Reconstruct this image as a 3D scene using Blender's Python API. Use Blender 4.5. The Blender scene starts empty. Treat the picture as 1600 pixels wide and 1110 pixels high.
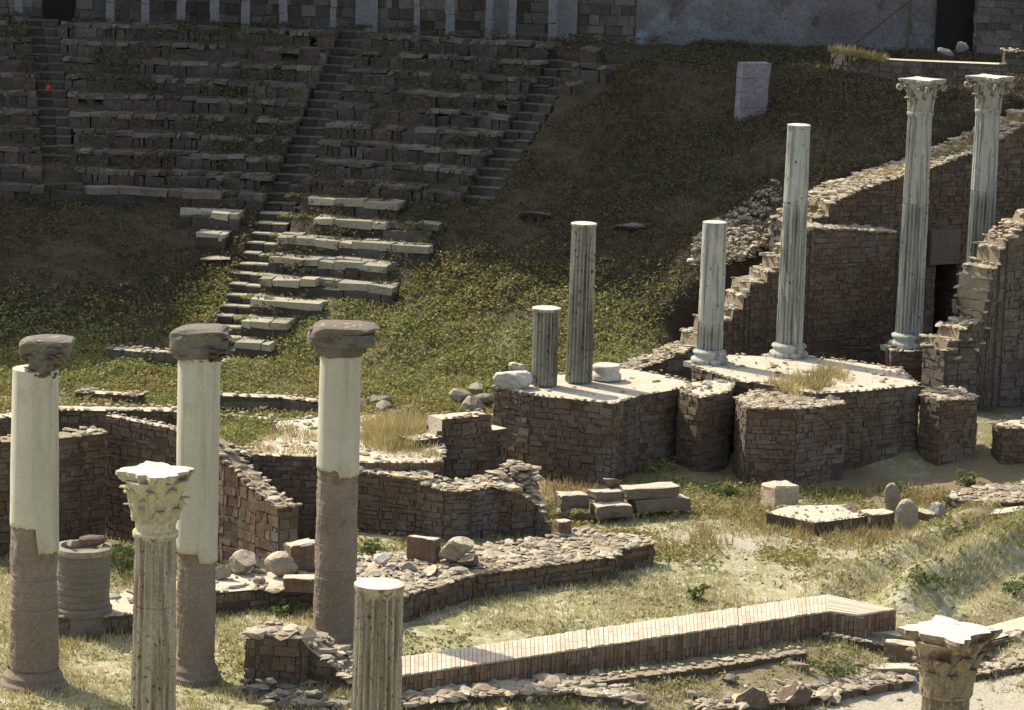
import bpy, math, random
import numpy as np
from mathutils import Vector, Matrix, noise as mn

random.seed(7); rng = np.random.default_rng(7)
PI = math.pi
S = bpy.context.scene
COL = S.collection

# ------------------------------------------------------------------ camera
CAMZ = 15.0; PITCH = math.radians(10.1); ROLL = math.radians(1.8); FPX = 5300.0
cam_d = bpy.data.cameras.new('camera'); cam = bpy.data.objects.new('camera', cam_d); COL.objects.link(cam)
cam_d.sensor_width = 36.0; cam_d.lens = FPX/1600*36.0; cam_d.clip_start = 1.0; cam_d.clip_end = 2000
CM = Matrix.Translation((0, 0, CAMZ)) @ Matrix.Rotation(PI/2-PITCH, 4, 'X') @ Matrix.Rotation(ROLL, 4, 'Z')
cam.matrix_world = CM
S.camera = cam
CR = CM.to_3x3()

def ray(px, py):
    return CR @ Vector(((px-800)/FPX, -(py-555)/FPX, -1.0))
def G(px, py, z=0.0):
    d = ray(px, py); t = (z-CAMZ)/d.z
    return Vector((d.x*t, d.y*t, z))
def D(px, py, Y):
    d = ray(px, py); t = Y/d.y
    return Vector((d.x*t, Y, CAMZ+d.z*t))
def AN(px, py, off=0.0):                    # onto the retaining wall's plane Y = 77.5+.6(X-4)+off
    d = ray(px, py); t = (75.1+off)/(d.y-.6*d.x)
    return Vector((d.x*t, d.y*t, CAMZ+d.z*t))

# ------------------------------------------------------------------ noise / terrain
def _h(i, j):
    n = (i*374761393 + j*668265263) & 0xFFFFFFFF
    n = ((n ^ (n >> 13))*1274126177) & 0xFFFFFFFF
    return ((n ^ (n >> 16)) & 0xFFFF)/65535.0
def vn(x, y):
    x = np.asarray(x, float); y = np.asarray(y, float)
    i = np.floor(x).astype(np.int64); j = np.floor(y).astype(np.int64)
    u = x-i; v = y-j; u = u*u*(3-2*u); v = v*v*(3-2*v)
    return (_h(i, j)*(1-u)+_h(i+1, j)*u)*(1-v) + (_h(i, j+1)*(1-u)+_h(i+1, j+1)*u)*v
def ss(a, b, x):
    t = np.clip((np.asarray(x, float)-a)/(b-a), 0, 1); return t*t*(3-2*t)

CX, CY, R0 = -11.3, 57.0, 23.0               # centre and inner radius of the seating
RISE, RUN = .40, .80
RT = 36.6; ZT = 6.95
_zx = [(1130, 500), (1165, 450), (1255, 345), (1300, 312), (1400, 275), (1455, 262), (1520, 235), (1600, 195)]
_zp = [AN(*p) for p in _zx]
ZTX = [p.x for p in _zp]; ZTZ = [p.z for p in _zp]
W0 = G(625, 1055, .45); W1 = G(1295, 955, .45)
_wd = (W1-W0); WL = _wd.length; _wd.normalize()
M0 = G(1390, 965); M1 = G(1640, 838)

SW = .40
STAIRDEF = ((None, 30.2, 36.5), (math.radians(10.6), 22.5, 36.5), (math.radians(20.4), 29.5, 35.8))
def stair0(r): return -.0335-.0052*(np.asarray(r, float)-33.0)      # the far left flight is not quite radial
def hgt(X, Y):
    X = np.asarray(X, float); Y = np.asarray(Y, float)
    R = np.hypot(X-CX, Y-CY)
    cone = np.where(R > R0, .5+RISE/RUN*(R-R0), np.maximum(0, .5-.1*(R0-R)))
    ya = 77.5+.6*(X-4)
    zt = np.interp(X, ZTX, ZTZ, left=-5) + .13*(Y-ya)
    hill = np.maximum(cone, zt)
    up = np.where(X > 3.0, hill, cone)
    up = np.minimum(up, ZT+.02*(Y-94))
    cut = ss(3.2, 4.6, X)*(1-ss(1.3, 1.9, Y-ya))
    z = up*(1-cut) + np.minimum(up, .6*ss(70, 74, Y))*cut
    th_ = np.arctan2(X-CX, Y-CY)
    for t_, r0_, r1_ in STAIRDEF:
        if t_ is None: t_ = stair0(R)
        z = z - .42*((np.abs(th_-t_)*R < SW+.02) & (R > r0_) & (R < r1_))
    # trench in front of the brick wall
    dx, dy = X-W0.x, Y-W0.y
    al = dx*_wd.x+dy*_wd.y; di = dx*_wd.y-dy*_wd.x
    z = z - .40*ss(.2, 2.6, di)*ss(-2.5, -.8, al)*(1-ss(WL+1.0, WL+3, al))
    z = z - .75*ss(59.5, 60.0, Y)*(1-ss(66.2, 66.8, Y))*ss(-12.5, -12.0, X)*(1-ss(-3.4, -3.0, X))
    # earth bank at the right
    ux, uy = M1.x-M0.x, M1.y-M0.y; L = math.hypot(ux, uy); ux /= L; uy /= L
    ax, ay = X-M0.x, Y-M0.y; a2 = ax*ux+ay*uy; b2 = -ax*uy+ay*ux
    z = z + .72*np.exp(-(b2/.55)**2)*ss(-.3, 1.2, a2) + .30*np.exp(-((b2-1.7)/.4)**2)*ss(.2, 1.6, a2) + .18*np.exp(-((b2+1.3)/.35)**2)*ss(.6, 1.6, a2)
    # roughness
    k = ss(66, 76, Y)
    z = z + (.05+.12*k)*(vn(X*.9+3, Y*.9)-.5) + (.035+.10*k)*(vn(X*2.7, Y*2.7+9)-.5) + .05*(vn(X*6, Y*6)-.5)
    return z
def h1(x, y): return float(hgt(x, y))
def T(px, py, start=45.0):
    d = ray(px, py); ts = np.arange(start, 140, .06)/d.y
    z = CAMZ+d.z*ts; g = hgt(d.x*ts, d.y*ts)
    k = np.argmax(z < g) if np.any(z < g) else len(ts)-1
    t = ts[k]; return Vector((d.x*t, d.y*t, float(g[k])))

# ------------------------------------------------------------------ materials
def newmat(name):
    m = bpy.data.materials.new(name); m.use_nodes = True
    nt = m.node_tree; b = nt.nodes['Principled BSDF']
    return m, nt, b
def N(nt, t, **kw):
    n = nt.nodes.new(t)
    for k, v in kw.items():
        if k in n.inputs: n.inputs[k].default_value = v
        else: setattr(n, k, v)
    return n
def mixc(nt, fac, a, b, mode='MIX'):
    n = nt.nodes.new('ShaderNodeMix'); n.data_type = 'RGBA'; n.blend_type = mode
    for s, v in ((n.inputs[0], fac), (n.inputs[6], a), (n.inputs[7], b)):
        if hasattr(v, 'links') or hasattr(v, 'is_linked'): nt.links.new(v, s)
        elif isinstance(v, (int, float)): s.default_value = v
        else: s.default_value = (*v, 1)
    return n.outputs[2]
def ramp(nt, src, lo, hi, c0=0.0, c1=1.0):
    n = nt.nodes.new('ShaderNodeMapRange'); n.inputs[1].default_value = lo; n.inputs[2].default_value = hi
    n.inputs[3].default_value = c0; n.inputs[4].default_value = c1
    nt.links.new(src, n.inputs[0]); return n.outputs[0]
def noise(nt, vec, scale, detail=4, rough=.6, sxyz=None):
    if sxyz:
        mp = nt.nodes.new('ShaderNodeMapping'); mp.inputs['Scale'].default_value = sxyz
        nt.links.new(vec, mp.inputs[0]); vec = mp.outputs[0]
    n = N(nt, 'ShaderNodeTexNoise', Scale=scale, Detail=detail, Roughness=rough)
    nt.links.new(vec, n.inputs['Vector']); return n.outputs[0]
def stone(name, c1, c2, c3=None, scale=1.2, fine=18, island=.35, bump=.5, bdist=.02, streak=None, flecks=None, rough=.92, stain=None, stain2=None, grit=(.62, 1.3)):
    m, nt, b = newmat(name)
    tc = nt.nodes.new('ShaderNodeTexCoord').outputs['Object']
    n1 = noise(nt, tc, scale); n2 = noise(nt, tc, fine, 5, .7)
    c = mixc(nt, ramp(nt, n1, .35, .65), c1, c2)
    if c3: c = mixc(nt, ramp(nt, n2, .52, .72), c, c3)
    if stain:                                   # (colour, threshold, scale)
        n4 = noise(nt, tc, stain[2], 5, .65); c = mixc(nt, ramp(nt, n4, stain[1], stain[1]+.12), c, stain[0])
    if stain2:
        n5 = noise(nt, tc, stain2[2], 4, .6, (1.0, 1.13, .9)); c = mixc(nt, ramp(nt, n5, stain2[1], stain2[1]+.1, 0, .85), c, stain2[0])
    if streak:                                  # dark vertical weather streaks
        n3 = noise(nt, tc, 1.0, 4, .65, (streak[1], streak[1], streak[1]*.07))
        c = mixc(nt, ramp(nt, n3, streak[2], streak[2]+.14, 0, streak[3]), c, streak[0])
    if flecks:
        v = noise(nt, tc, flecks[1], 2, .5); c = mixc(nt, ramp(nt, v, flecks[2], flecks[2]+.05), c, flecks[0])
    if island:
        ge = nt.nodes.new('ShaderNodeNewGeometry').outputs['Random Per Island']
        hs = nt.nodes.new('ShaderNodeHueSaturation')
        nt.links.new(ramp(nt, ge, 0, 1, 1-island, 1+island), hs.inputs['Value'])
        w = nt.nodes.new('ShaderNodeTexWhiteNoise'); w.noise_dimensions = '1D'; nt.links.new(ge, w.inputs['W'])
        nt.links.new(ramp(nt, w.outputs[0], 0, 1, .486, .512), hs.inputs['Hue'])
        nt.links.new(ramp(nt, w.outputs[0], 0, 1, 1.25, .75), hs.inputs['Saturation'])
        nt.links.new(c, hs.inputs['Color']); c = hs.outputs[0]
    # fine tonal grit
    g = noise(nt, tc, fine*2.6, 3, .8)
    c = mixc(nt, 1.0, c, mixc(nt, ramp(nt, g, .3, .7), (grit[0],)*3, (grit[1],)*3), 'MULTIPLY')
    nt.links.new(c, b.inputs['Base Color']); b.inputs['Roughness'].default_value = rough
    b.inputs['Specular IOR Level'].default_value = .25
    bp = N(nt, 'ShaderNodeBump', Strength=bump, Distance=bdist); nt.links.new(n2, bp.inputs['Height']); nt.links.new(bp.outputs[0], b.inputs['Normal'])
    return m
def leafmat(name, c1, c2, c3, trans=.25, var=(.8, 1.22)):
    m, nt, b = newmat(name)
    ge = nt.nodes.new('ShaderNodeNewGeometry').outputs['Random Per Island']
    tc = nt.nodes.new('ShaderNodeTexCoord').outputs['Object']
    n1 = noise(nt, tc, .55, 3)
    c = mixc(nt, ge, c1, c2); c = mixc(nt, ramp(nt, n1, .45, .62), c, c3)
    w = nt.nodes.new('ShaderNodeTexWhiteNoise'); w.noise_dimensions = '1D'; nt.links.new(ge, w.inputs['W'])
    hs = nt.nodes.new('ShaderNodeHueSaturation'); nt.links.new(c, hs.inputs['Color']); nt.links.new(ramp(nt, w.outputs[0], 0, 1, *var), hs.inputs['Value'])
    c = hs.outputs[0]
    nt.links.new(c, b.inputs['Base Color']); b.inputs['Roughness'].default_value = .75; b.inputs['Specular IOR Level'].default_value = .2
    tr = nt.nodes.new('ShaderNodeBsdfTranslucent'); nt.links.new(c, tr.inputs[0])
    mx = nt.nodes.new('ShaderNodeMixShader'); mx.inputs[0].default_value = trans
    nt.links.new(b.outputs[0], mx.inputs[1]); nt.links.new(tr.outputs[0], mx.inputs[2])
    nt.links.new(mx.outputs[0], nt.nodes['Material Output'].inputs[0])
    return m

MAT = {}
MAT['masonry'] = stone('brown_masonry', (.120, .086, .060), (.162, .120, .085), (.213, .170, .127), 1.0, 16, .17, .8, .02, stain=((.225, .132, .07), .58, .62), stain2=((.17, .148, .132), .52, .8), streak=((.075, .058, .045), 1.6, .55, .7))
MAT['masonry_grey'] = stone('grey_masonry', (.125, .103, .08), (.165, .138, .11), (.21, .185, .155), 1.0, 16, .2, .8, .02, stain2=((.085, .07, .056), .55, .9))
MAT['mortar'] = stone('dark_mortar', (.09, .066, .048), (.12, .09, .066), None, 2, 20, 0, .8)
MAT['pale_top'] = stone('weathered_sunlit_top', (.50, .44, .34), (.58, .53, .42), (.40, .33, .23), 2.2, 22, 0, .6, .03)  # pale tops: weathering, plus sunlight put into the colour
MAT['rubble'] = stone('pale_rubble', (.36, .305, .215), (.46, .40, .30), (.26, .21, .145), 2, 20, .3, .7, .03)
MAT['darkrubble'] = stone('dark_rubble', (.20, .16, .13), (.26, .22, .19), (.16, .13, .11), 2, 20, .45, .7, .03)
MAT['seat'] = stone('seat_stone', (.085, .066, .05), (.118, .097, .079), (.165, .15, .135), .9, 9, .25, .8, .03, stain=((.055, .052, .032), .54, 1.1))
MAT['coping'] = stone('skylit_coping', (.11, .094, .078), (.16, .142, .122), (.08, .067, .053), 1.1, 10, .35, .8, .03)  # lighter top course; sky light on row edges put into its colour
MAT['bed'] = stone('rubble_bed', (.30, .24, .165), (.38, .315, .22), (.20, .155, .105), 3, 24, 0, .8, .04)  # darker bed: shadow between the rubble stones put into its colour
MAT['riser'] = stone('shaded_riser_stone', (.055, .045, .036), (.085, .07, .058), (.11, .10, .085), 1.2, 12, .3, .8, .03)  # shade of the recessed risers put into a darker colour
MAT['seat_pale'] = stone('lit_seat_stone', (.33, .30, .225), (.42, .385, .30), (.26, .23, .16), 1.6, 14, .22, .8, .03, stain=((.13, .13, .05), .58, 1.6))  # lit copy of the seat stone, sunlight put into its colour
MAT['marble'] = stone('grey_white_marble', (.37, .385, .345), (.46, .46, .41), (.29, .315, .295), 1.5, 16, 0, .35, .01, streak=((.14, .145, .125), 8, .49, .8), flecks=((.10, .09, .07), 11, .66), grit=(.85, 1.12))
MAT['marble_dark'] = stone('weathered_fluted_marble', (.34, .33, .275), (.43, .415, .35), (.24, .22, .19), 1.5, 16, 0, .4, .01, streak=((.12, .10, .075), 6, .5, .85), flecks=((.10, .08, .06), 9, .63))
MAT['marble_near'] = stone('lichen_spotted_marble', (.35, .315, .26), (.42, .39, .32), (.22, .175, .13), 1.8, 20, 0, .5, .012, streak=((.20, .14, .10), 9, .47, .8), flecks=((.13, .09, .06), 14, .62))
MAT['cap_cream'] = stone('cream_marble', (.50, .45, .31), (.60, .55, .40), (.40, .32, .18), 2.5, 24, 0, 1.0, .04, stain=((.17, .10, .055), .575, 3.6))
MAT['cap_brown'] = stone('brown_stained_marble', (.31, .235, .155), (.42, .34, .24), (.52, .46, .36), 3, 20, 0, 1.0, .04, stain=((.13, .08, .05), .50, 4.0))
MAT['white_top'] = stone('white_marble_top', (.50, .48, .43), (.60, .58, .52), (.40, .37, .31), 3, 20, 0, .7, .02, stain=((.32, .29, .23), .58, 4.0))  # whiter marble for column tops and white stones
MAT['plaster'] = stone('old_lime_plaster', (.475, .45, .365), (.535, .515, .43), (.445, .42, .345), .9, 9, 0, .18, .01, stain=((.42, .37, .285), .54, .9), streak=((.34, .30, .225), 3.2, .5, .6), grit=(.88, 1.1))
MAT['brick'] = stone('worn_brick', (.18, .15, .12), (.23, .195, .16), (.285, .255, .21), 1.2, 20, .1, .7, .015, stain=((.15, .105, .08), .54, 1.1), stain2=((.27, .23, .18), .6, 1.7))
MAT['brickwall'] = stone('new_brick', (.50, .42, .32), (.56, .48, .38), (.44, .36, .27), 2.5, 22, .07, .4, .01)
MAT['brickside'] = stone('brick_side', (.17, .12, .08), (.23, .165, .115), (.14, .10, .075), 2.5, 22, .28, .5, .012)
MAT['greyplaster'] = stone('grey_wall_plaster', (.155, .145, .135), (.235, .23, .23), (.13, .12, .11), .6, 6, 0, .8, .05, stain=((.29, .33, .37), .56, .42), stain2=((.10, .085, .07), .56, .9))
MAT['pillar'] = stone('grey_pillar_stone', (.22, .215, .21), (.29, .28, .27), (.17, .16, .15), 1.5, 10, 0, .5, .02)
MAT['bluestone'] = stone('blue_grey_stone', (.21, .20, .235), (.29, .275, .30), (.11, .10, .10), 2.6, 9, 0, .6, .03)
MAT['dark'] = stone('dark_interior', (.02, .017, .015), (.03, .025, .022), None, 2, 20, 0, .3)  # near-black sheets: shade inside doorways and openings put into the colour
MAT['citywall'] = stone('city_wall_stone', (.13, .11, .09), (.18, .155, .13), (.23, .20, .175), .8, 9, .45, .8, .03)
MAT['wood'] = stone('weathered_pole', (.10, .08, .06), (.13, .10, .08), None, 4, 30, 0, .3)
MAT['red'] = stone('red_cloth', (.45, .04, .03), (.5, .06, .04), None, 4, 30, 0, .2)
MAT['sandstone_block'] = stone('loose_pale_stone', (.27, .235, .18), (.36, .32, .25), (.19, .155, .115), 2, 18, 0, .8, .04, stain=((.16, .12, .08), .56, 2.2))
MAT['drygrass'] = leafmat('dry_grass', (.42, .34, .15), (.55, .47, .26), (.34, .29, .12), .3)
MAT['palegrass'] = leafmat('bleached_grass', (.46, .41, .235), (.60, .54, .345), (.36, .34, .165), .3)
MAT['weed'] = leafmat('green_weed', (.22, .235, .08), (.36, .35, .13), (.31, .27, .10), .3)
MAT['lawnweed'] = leafmat('lawn_weed', (.13, .15, .05), (.24, .24, .09), (.30, .27, .11), .3)
MAT['herb'] = leafmat('pale_herb', (.20, .24, .10), (.32, .34, .16), (.26, .27, .11), .3)
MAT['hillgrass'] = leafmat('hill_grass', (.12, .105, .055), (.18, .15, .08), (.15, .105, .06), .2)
MAT['hillweed'] = leafmat('shaded_hill_weed', (.085, .082, .042), (.125, .112, .06), (.115, .084, .05), .2, (.75, 1.28))  # darker leaves for the shaded slope, shade put into the colour
MAT['shrub'] = leafmat('shrub_leaf', (.10, .14, .045), (.17, .21, .08), (.13, .15, .06), .3)
MAT['rustgrass'] = leafmat('rust_grass', (.30, .21, .09), (.40, .31, .14), (.27, .24, .10), .3)

# ground: mix by an attribute (r = hill turf with shade put into its colour, g = bare pale earth)
def groundmat():
    m, nt, b = newmat('ground_turf_and_earth')
    tc = nt.nodes.new('ShaderNodeTexCoord').outputs['Object']
    at = nt.nodes.new('ShaderNodeAttribute'); at.attribute_name = 'zone'
    sp = nt.nodes.new('ShaderNodeSeparateColor'); nt.links.new(at.outputs['Color'], sp.inputs[0])
    n1 = noise(nt, tc, .55, 6, .65); n2 = noise(nt, tc, 2.6, 6, .7); n3 = noise(nt, tc, 14, 4, .7)
    base = mixc(nt, ramp(nt, n1, .38, .6), (.37, .335, .19), (.25, .245, .11))
    base = mixc(nt, ramp(nt, n2, .47, .6), base, (.46, .43, .31))
    base = mixc(nt, ramp(nt, n3, .58, .68), base, (.11, .115, .05))
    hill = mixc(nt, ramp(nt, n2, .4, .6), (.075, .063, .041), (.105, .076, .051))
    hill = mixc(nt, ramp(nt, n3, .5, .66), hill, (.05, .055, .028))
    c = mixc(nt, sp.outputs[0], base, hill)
    bare = mixc(nt, ramp(nt, n3, .4, .65), (.44, .405, .31), (.34, .31, .23))
    c = mixc(nt, sp.outputs[1], c, bare)
    brown = mixc(nt, ramp(nt, n3, .4, .65), (.18, .13, .08), (.25, .19, .11))
    c = mixc(nt, sp.outputs[2], c, brown)
    nt.links.new(c, b.inputs['Base Color']); b.inputs['Roughness'].default_value = .95; b.inputs['Specular IOR Level'].default_value = .15
    bp = N(nt, 'ShaderNodeBump', Strength=.9, Distance=.05); nt.links.new(n3, bp.inputs['Height']); nt.links.new(bp.outputs[0], b.inputs['Normal'])
    return m
MAT['ground'] = groundmat()

# ------------------------------------------------------------------ mesh helpers
def tag(o, label=None, cat=None, group=None, kind=None):
    for k, v in (('label', label), ('category', cat), ('group', group), ('kind', kind)):
        if v: o[k] = v
    return o
class MB:
    def __init__(s): s.v = []; s.f = []; s.m = []; s.sm = []
    def add(s, vs, fs, mi=0, smooth=False):
        o = len(s.v); s.v.extend(vs)
        for f in fs: s.f.append(tuple(i+o for i in f)); s.m.append(mi); s.sm.append(smooth)
    def box(s, c, ax, ay, az, j=0.0, mi=0):
        c = Vector(c); vs = []
        for z in (-1, 1):
            for x, y in ((-1, -1), (1, -1), (1, 1), (-1, 1)):
                p = c+ax*x+ay*y+az*z
                if j: p = p+Vector((random.uniform(-j, j), random.uniform(-j, j), random.uniform(-j, j)))
                vs.append(p)
        s.add(vs, [(3, 2, 1, 0), (4, 5, 6, 7), (0, 1, 5, 4), (1, 2, 6, 5), (2, 3, 7, 6), (3, 0, 4, 7)], mi)
    def build(s, name, mats, parent=None, origin=None, extra=None):
        co = np.array([tuple(p) for p in s.v], float)
        if origin is None:
            origin = Vector(((co[:, 0].min()+co[:, 0].max())/2, (co[:, 1].min()+co[:, 1].max())/2, co[:, 2].min()))
        origin = Vector(origin)
        co = co-np.array(tuple(origin))
        me = bpy.data.meshes.new(name)
        me.from_pydata([tuple(p) for p in co], [], s.f)
        if not isinstance(mats, (list, tuple)): mats = [mats]
        for k in mats: me.materials.append(MAT[k] if isinstance(k, str) else k)
        me.polygons.foreach_set('material_index', s.m); me.polygons.foreach_set('use_smooth', s.sm)
        me.update()
        o = bpy.data.objects.new(name, me); COL.objects.link(o)
        if parent is not None:
            o.parent = parent; o.location = origin-WLOC[parent.name]
        else: o.location = origin
        WLOC[o.name] = origin
        return o
WLOC = {}
def empty(name, loc):
    o = bpy.data.objects.new(name, None); COL.objects.link(o); o.location = loc; o.empty_display_size = .2
    WLOC[o.name] = Vector(loc); return o

def _ico(sub):
    import bmesh
    bm = bmesh.new(); bmesh.ops.create_icosphere(bm, subdivisions=sub, radius=1)
    v = np.array([tuple(x.co) for x in bm.verts]); f = [tuple(x.index for x in p.verts) for p in bm.faces]; bm.free(); return v, f
ICO1 = _ico(1); ICO2 = _ico(2); ICO3 = _ico(3)
def rockpts(sub, size, cuts=9, rough=.10, rot=None):
    v, f = (ICO1, ICO2, ICO3)[sub-1]
    p = v.copy()
    for _ in range(cuts):
        n = rng.normal(size=3); n /= np.linalg.norm(n); d = rng.uniform(.34, .78)
        e = np.maximum(0, p@n-d); p = p-e[:, None]*n[None, :]
    o = rng.uniform(0, 99, 3)
    if rough:
        k = np.array([mn.noise(Vector(q*2.3+o)) for q in p]) if sub > 1 else rng.uniform(-.5, .5, len(p))
        p = p*(1+rough*k)[:, None]
    if sub > 1: p = p*(1+.07*np.array([mn.noise(Vector(q*6.5+o)) for q in p]))[:, None]
    p = p*np.array(size)[None, :]
    a = rng.uniform(0, 6.28) if rot is None else rot
    t = rng.uniform(-.25, .25)
    ca, sa, ct, st = math.cos(a), math.sin(a), math.cos(t), math.sin(t)
    Rm = np.array([[ca, -sa, 0], [sa, ca, 0], [0, 0, 1]])@np.array([[1, 0, 0], [0, ct, -st], [0, st, ct]])
    return p@Rm.T, f
def add_rock(mb, c, size, sub=1, mi=0, **kw):
    tm = kw.pop('topmi', None)
    p, f = rockpts(sub, size, **kw)
    c = np.array(tuple(c)); mb.add([tuple(q) for q in p+c], f, mi, False)
    if tm is not None:
        for q in range(len(f)):
            a_, b_, c_ = (p[i] for i in f[q][:3]); n_ = np.cross(b_-a_, c_-a_)
            if n_[2] > .72*np.linalg.norm(n_)+1e-12: mb.m[len(mb.m)-len(f)+q] = tm  # upward faces take a paler material: sun on tops put into colour

def inpoly(px, py, poly):
    px = np.asarray(px); py = np.asarray(py); r = np.zeros(px.shape, bool); n = len(poly)
    for i in range(n):
        x1, y1 = poly[i]; x2, y2 = poly[(i+1) % n]
        c = ((y1 > py) != (y2 > py)); r ^= c & (px < (x2-x1)*(py-y1)/((y2-y1) if y2 != y1 else 1e-9)+x1)
    return r
FOOT = []                                        # footprints, kept free of grass

def facing(mb, a, b, za, zb, z0, course, blen, erode, mi=0, proud=.03, miss=.03):
    a = Vector((a[0], a[1])); b = Vector((b[0], b[1])); L = (b-a).length
    if L < .05: return
    d = (b-a)/L; n = Vector((d.y, -d.x))
    z = z0; D3 = Vector((d.x, d.y, 0)); N3 = Vector((n.x, n.y, 0)); up = Vector((0, 0, 1))
    while z < max(za, zb):
        ch = course*random.uniform(.6, 1.35); s = -random.uniform(0, blen)
        while s < L:
            l = blen*random.choice((.4, .6, .8, 1, 1.5))*random.uniform(.85, 1.15)
            s0 = max(s, 0); s1 = min(s+l, L); s += l
            if s1-s0 < .04: continue
            sm = (s0+s1)/2; top = za+(zb-za)*sm/L-erode*random.random()**2
            if z+ch*.55 > top or random.random() < miss: continue
            if miss > 0 and mn.noise(Vector(((a.x+d.x*sm)*1.1, (a.y+d.y*sm)*1.1, z*1.7))) > .56: continue
            hh = min(ch, max(top-z, ch*.6))
            out = random.uniform(.0, proud)
            c = Vector((a.x, a.y, 0))+D3*sm+up*(z+hh/2+random.gauss(0, .008))+N3*(out-.06)
            tw = random.gauss(0, .03)
            mb.box(c, (D3+N3*tw)*((s1-s0)/2-.006), N3*.07, (up+D3*random.gauss(0, .04))*(hh/2-.006), .014, mi)
        z += ch

def masonry(name, label, cat, foot, zt, zb, face='masonry', top='pale_top', course=.112, blen=.21, rub=0, rubmat='rubble', rubsize=(.05, .12), erode=.12, group=None, seed=0, inner=False, topnoise=.0, parent=None, miss=.03, keep=None):
    random.seed(seed+11); strip = isinstance(foot, WF)
    foot = [(float(p[0]), float(p[1])) for p in foot]
    if not isinstance(zt, (list, tuple)): zt = [zt]*len(foot)
    A = sum(foot[i][0]*foot[(i+1) % len(foot)][1]-foot[(i+1) % len(foot)][0]*foot[i][1] for i in range(len(foot)))
    zt = list(zt)
    stripflip = A < 0
    if A < 0: foot = foot[::-1]; zt = zt[::-1]
    n = len(foot); mb = MB()
    vs = [Vector((x, y, zb)) for x, y in foot]+[Vector((x, y, z-.02)) for (x, y), z in zip(foot, zt)]
    mb.add(vs, [(i, (i+1) % n, n+(i+1) % n, n+i) for i in range(n)], 2)
    mb.add(vs[n:], [(i, i+1, n-2-i, n-1-i) for i in range(n//2-1)] if strip else [tuple(range(n))], 1)
    for i in range(n):
        j = (i+1) % n
        a, b = foot[i], foot[j]
        nx, ny = b[1]-a[1], -(b[0]-a[0])
        L = math.hypot(nx, ny)
        if L == 0 or (ny/L > .45): continue        # hidden far sides keep the plain core
        facing(mb, a, b, zt[i], zt[j], zb, course, blen, erode, 0, miss=miss)
    if rub >= 10 and top == 'pale_top': top = 'bed'
    o = mb.build(name, [face, top, 'mortar'], parent)
    if label: tag(o, label, cat, group)
    FOOT.append(foot)
    if rub:
        rb = MB(); xs = [p[0] for p in foot]; ys = [p[1] for p in foot]
        area = abs(A)/2; cnt = int(area*rub*2.6); P = np.array(foot); Z = np.array(zt)
        tries = 0
        while cnt > 0 and tries < 40000:
            tries += 1
            x = random.uniform(min(xs), max(xs)); y = random.uniform(min(ys), max(ys))
            if not inpoly(np.array([x]), np.array([y]), foot)[0]: continue
            w = 1/(((P-(x, y))**2).sum(1)+1e-4)**1.5; z = float((w*Z).sum()/w.sum())
            if strip:
                h_ = n//2; A_ = P[:h_-1]; B_ = P[1:h_]
                if zt is not None and stripflip: A_ = P[::-1][:h_-1]; B_ = P[::-1][1:h_]
                Zs = Z[::-1] if stripflip else Z
                d_ = B_-A_; t_ = np.clip(((np.array((x, y))-A_)*d_).sum(1)/np.maximum((d_**2).sum(1), 1e-9), 0, 1)
                q_ = ((A_+d_*t_[:, None]-(x, y))**2).sum(1); k_ = int(q_.argmin()); z = float(Zs[k_]+(Zs[k_+1]-Zs[k_])*t_[k_])
            r = random.uniform(*rubsize)*random.choice((.35, .5, .6, .9, 1.4))
            add_rock(rb, (x, y, z+r*.0), (r*random.uniform(.9, 1.9), r, r*random.uniform(.22, .6)), 1, rough=.25, cuts=6); cnt -= 1
        # irregular edge stones
        for i in range(n):
            a = Vector(foot[i]); b = Vector(foot[(i+1) % n]); L = (b-a).length; s = 0
            ez = (b.y-a.y)
            while s < L:
                r = random.uniform(*rubsize)*.8
                p = a.lerp(b, min(1, s/L)); z = zt[i]+(zt[(i+1) % n]-zt[i])*min(1, s/L)
                if random.random() < .75: add_rock(rb, (p.x+random.uniform(-.04, .04), p.y+random.uniform(-.02, .06), z+r*.05), (r*1.5, r, r*.55), 1, rough=.25, cuts=6)
                s += r*random.uniform(1.6, 3.6)
        rb.build('rubble_top', rubmat, o)['kind'] = 'stuff'
    return o
def pg(pts, z):                                   # pixel outline of a top surface -> plan
    zs = z if isinstance(z, (list, tuple)) else [z]*len(pts)
    return [tuple(G(x, y, q))[:2] for (x, y), q in zip(pts, zs)], list(zs)
class WF(list): pass
def wallfoot(pts3, thick):                        # front top edge (3-D points) -> footprint and tops; slopes become rough steps
    q = [pts3[0]]
    for a, b in zip(pts3[:-1], pts3[1:]):
        dz = b.z-a.z; L = (b.xy-a.xy).length; k = int(abs(dz)/.2)
        if k >= 2 and L > .08:
            wts = [random.uniform(.4, 1.8) for _ in range(k)]; cum = [sum(wts[:i+1])/sum(wts) for i in range(k)]; cum[-1] = 1.0
            for i in range(k):
                t0 = (i+.5+random.uniform(-.42, .42))/k; e = min(.03, .07/k)
                p0 = a.lerp(b, max(.01, t0-e)); p1 = a.lerp(b, min(.99, t0+e))
                p0.z = a.z+dz*(cum[i-1] if i else 0); p1.z = a.z+dz*cum[i]
                q += [p0, p1]
        q.append(b)
    pts3 = q
    fr = [(p.x, p.y) for p in pts3]; n = len(fr); off = []
    for i in range(n):
        a = Vector(fr[max(0, i-2)]); b = Vector(fr[min(n-1, i+2)]); d = (b-a).normalized(); m = Vector((-d.y, d.x))
        if m.dot(Vector(fr[i])) < 0: m = -m
        off.append(tuple(Vector(fr[i])+m*thick))
    return WF(fr+off[::-1]), [p.z for p in pts3]+[p.z for p in pts3][::-1]

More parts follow.
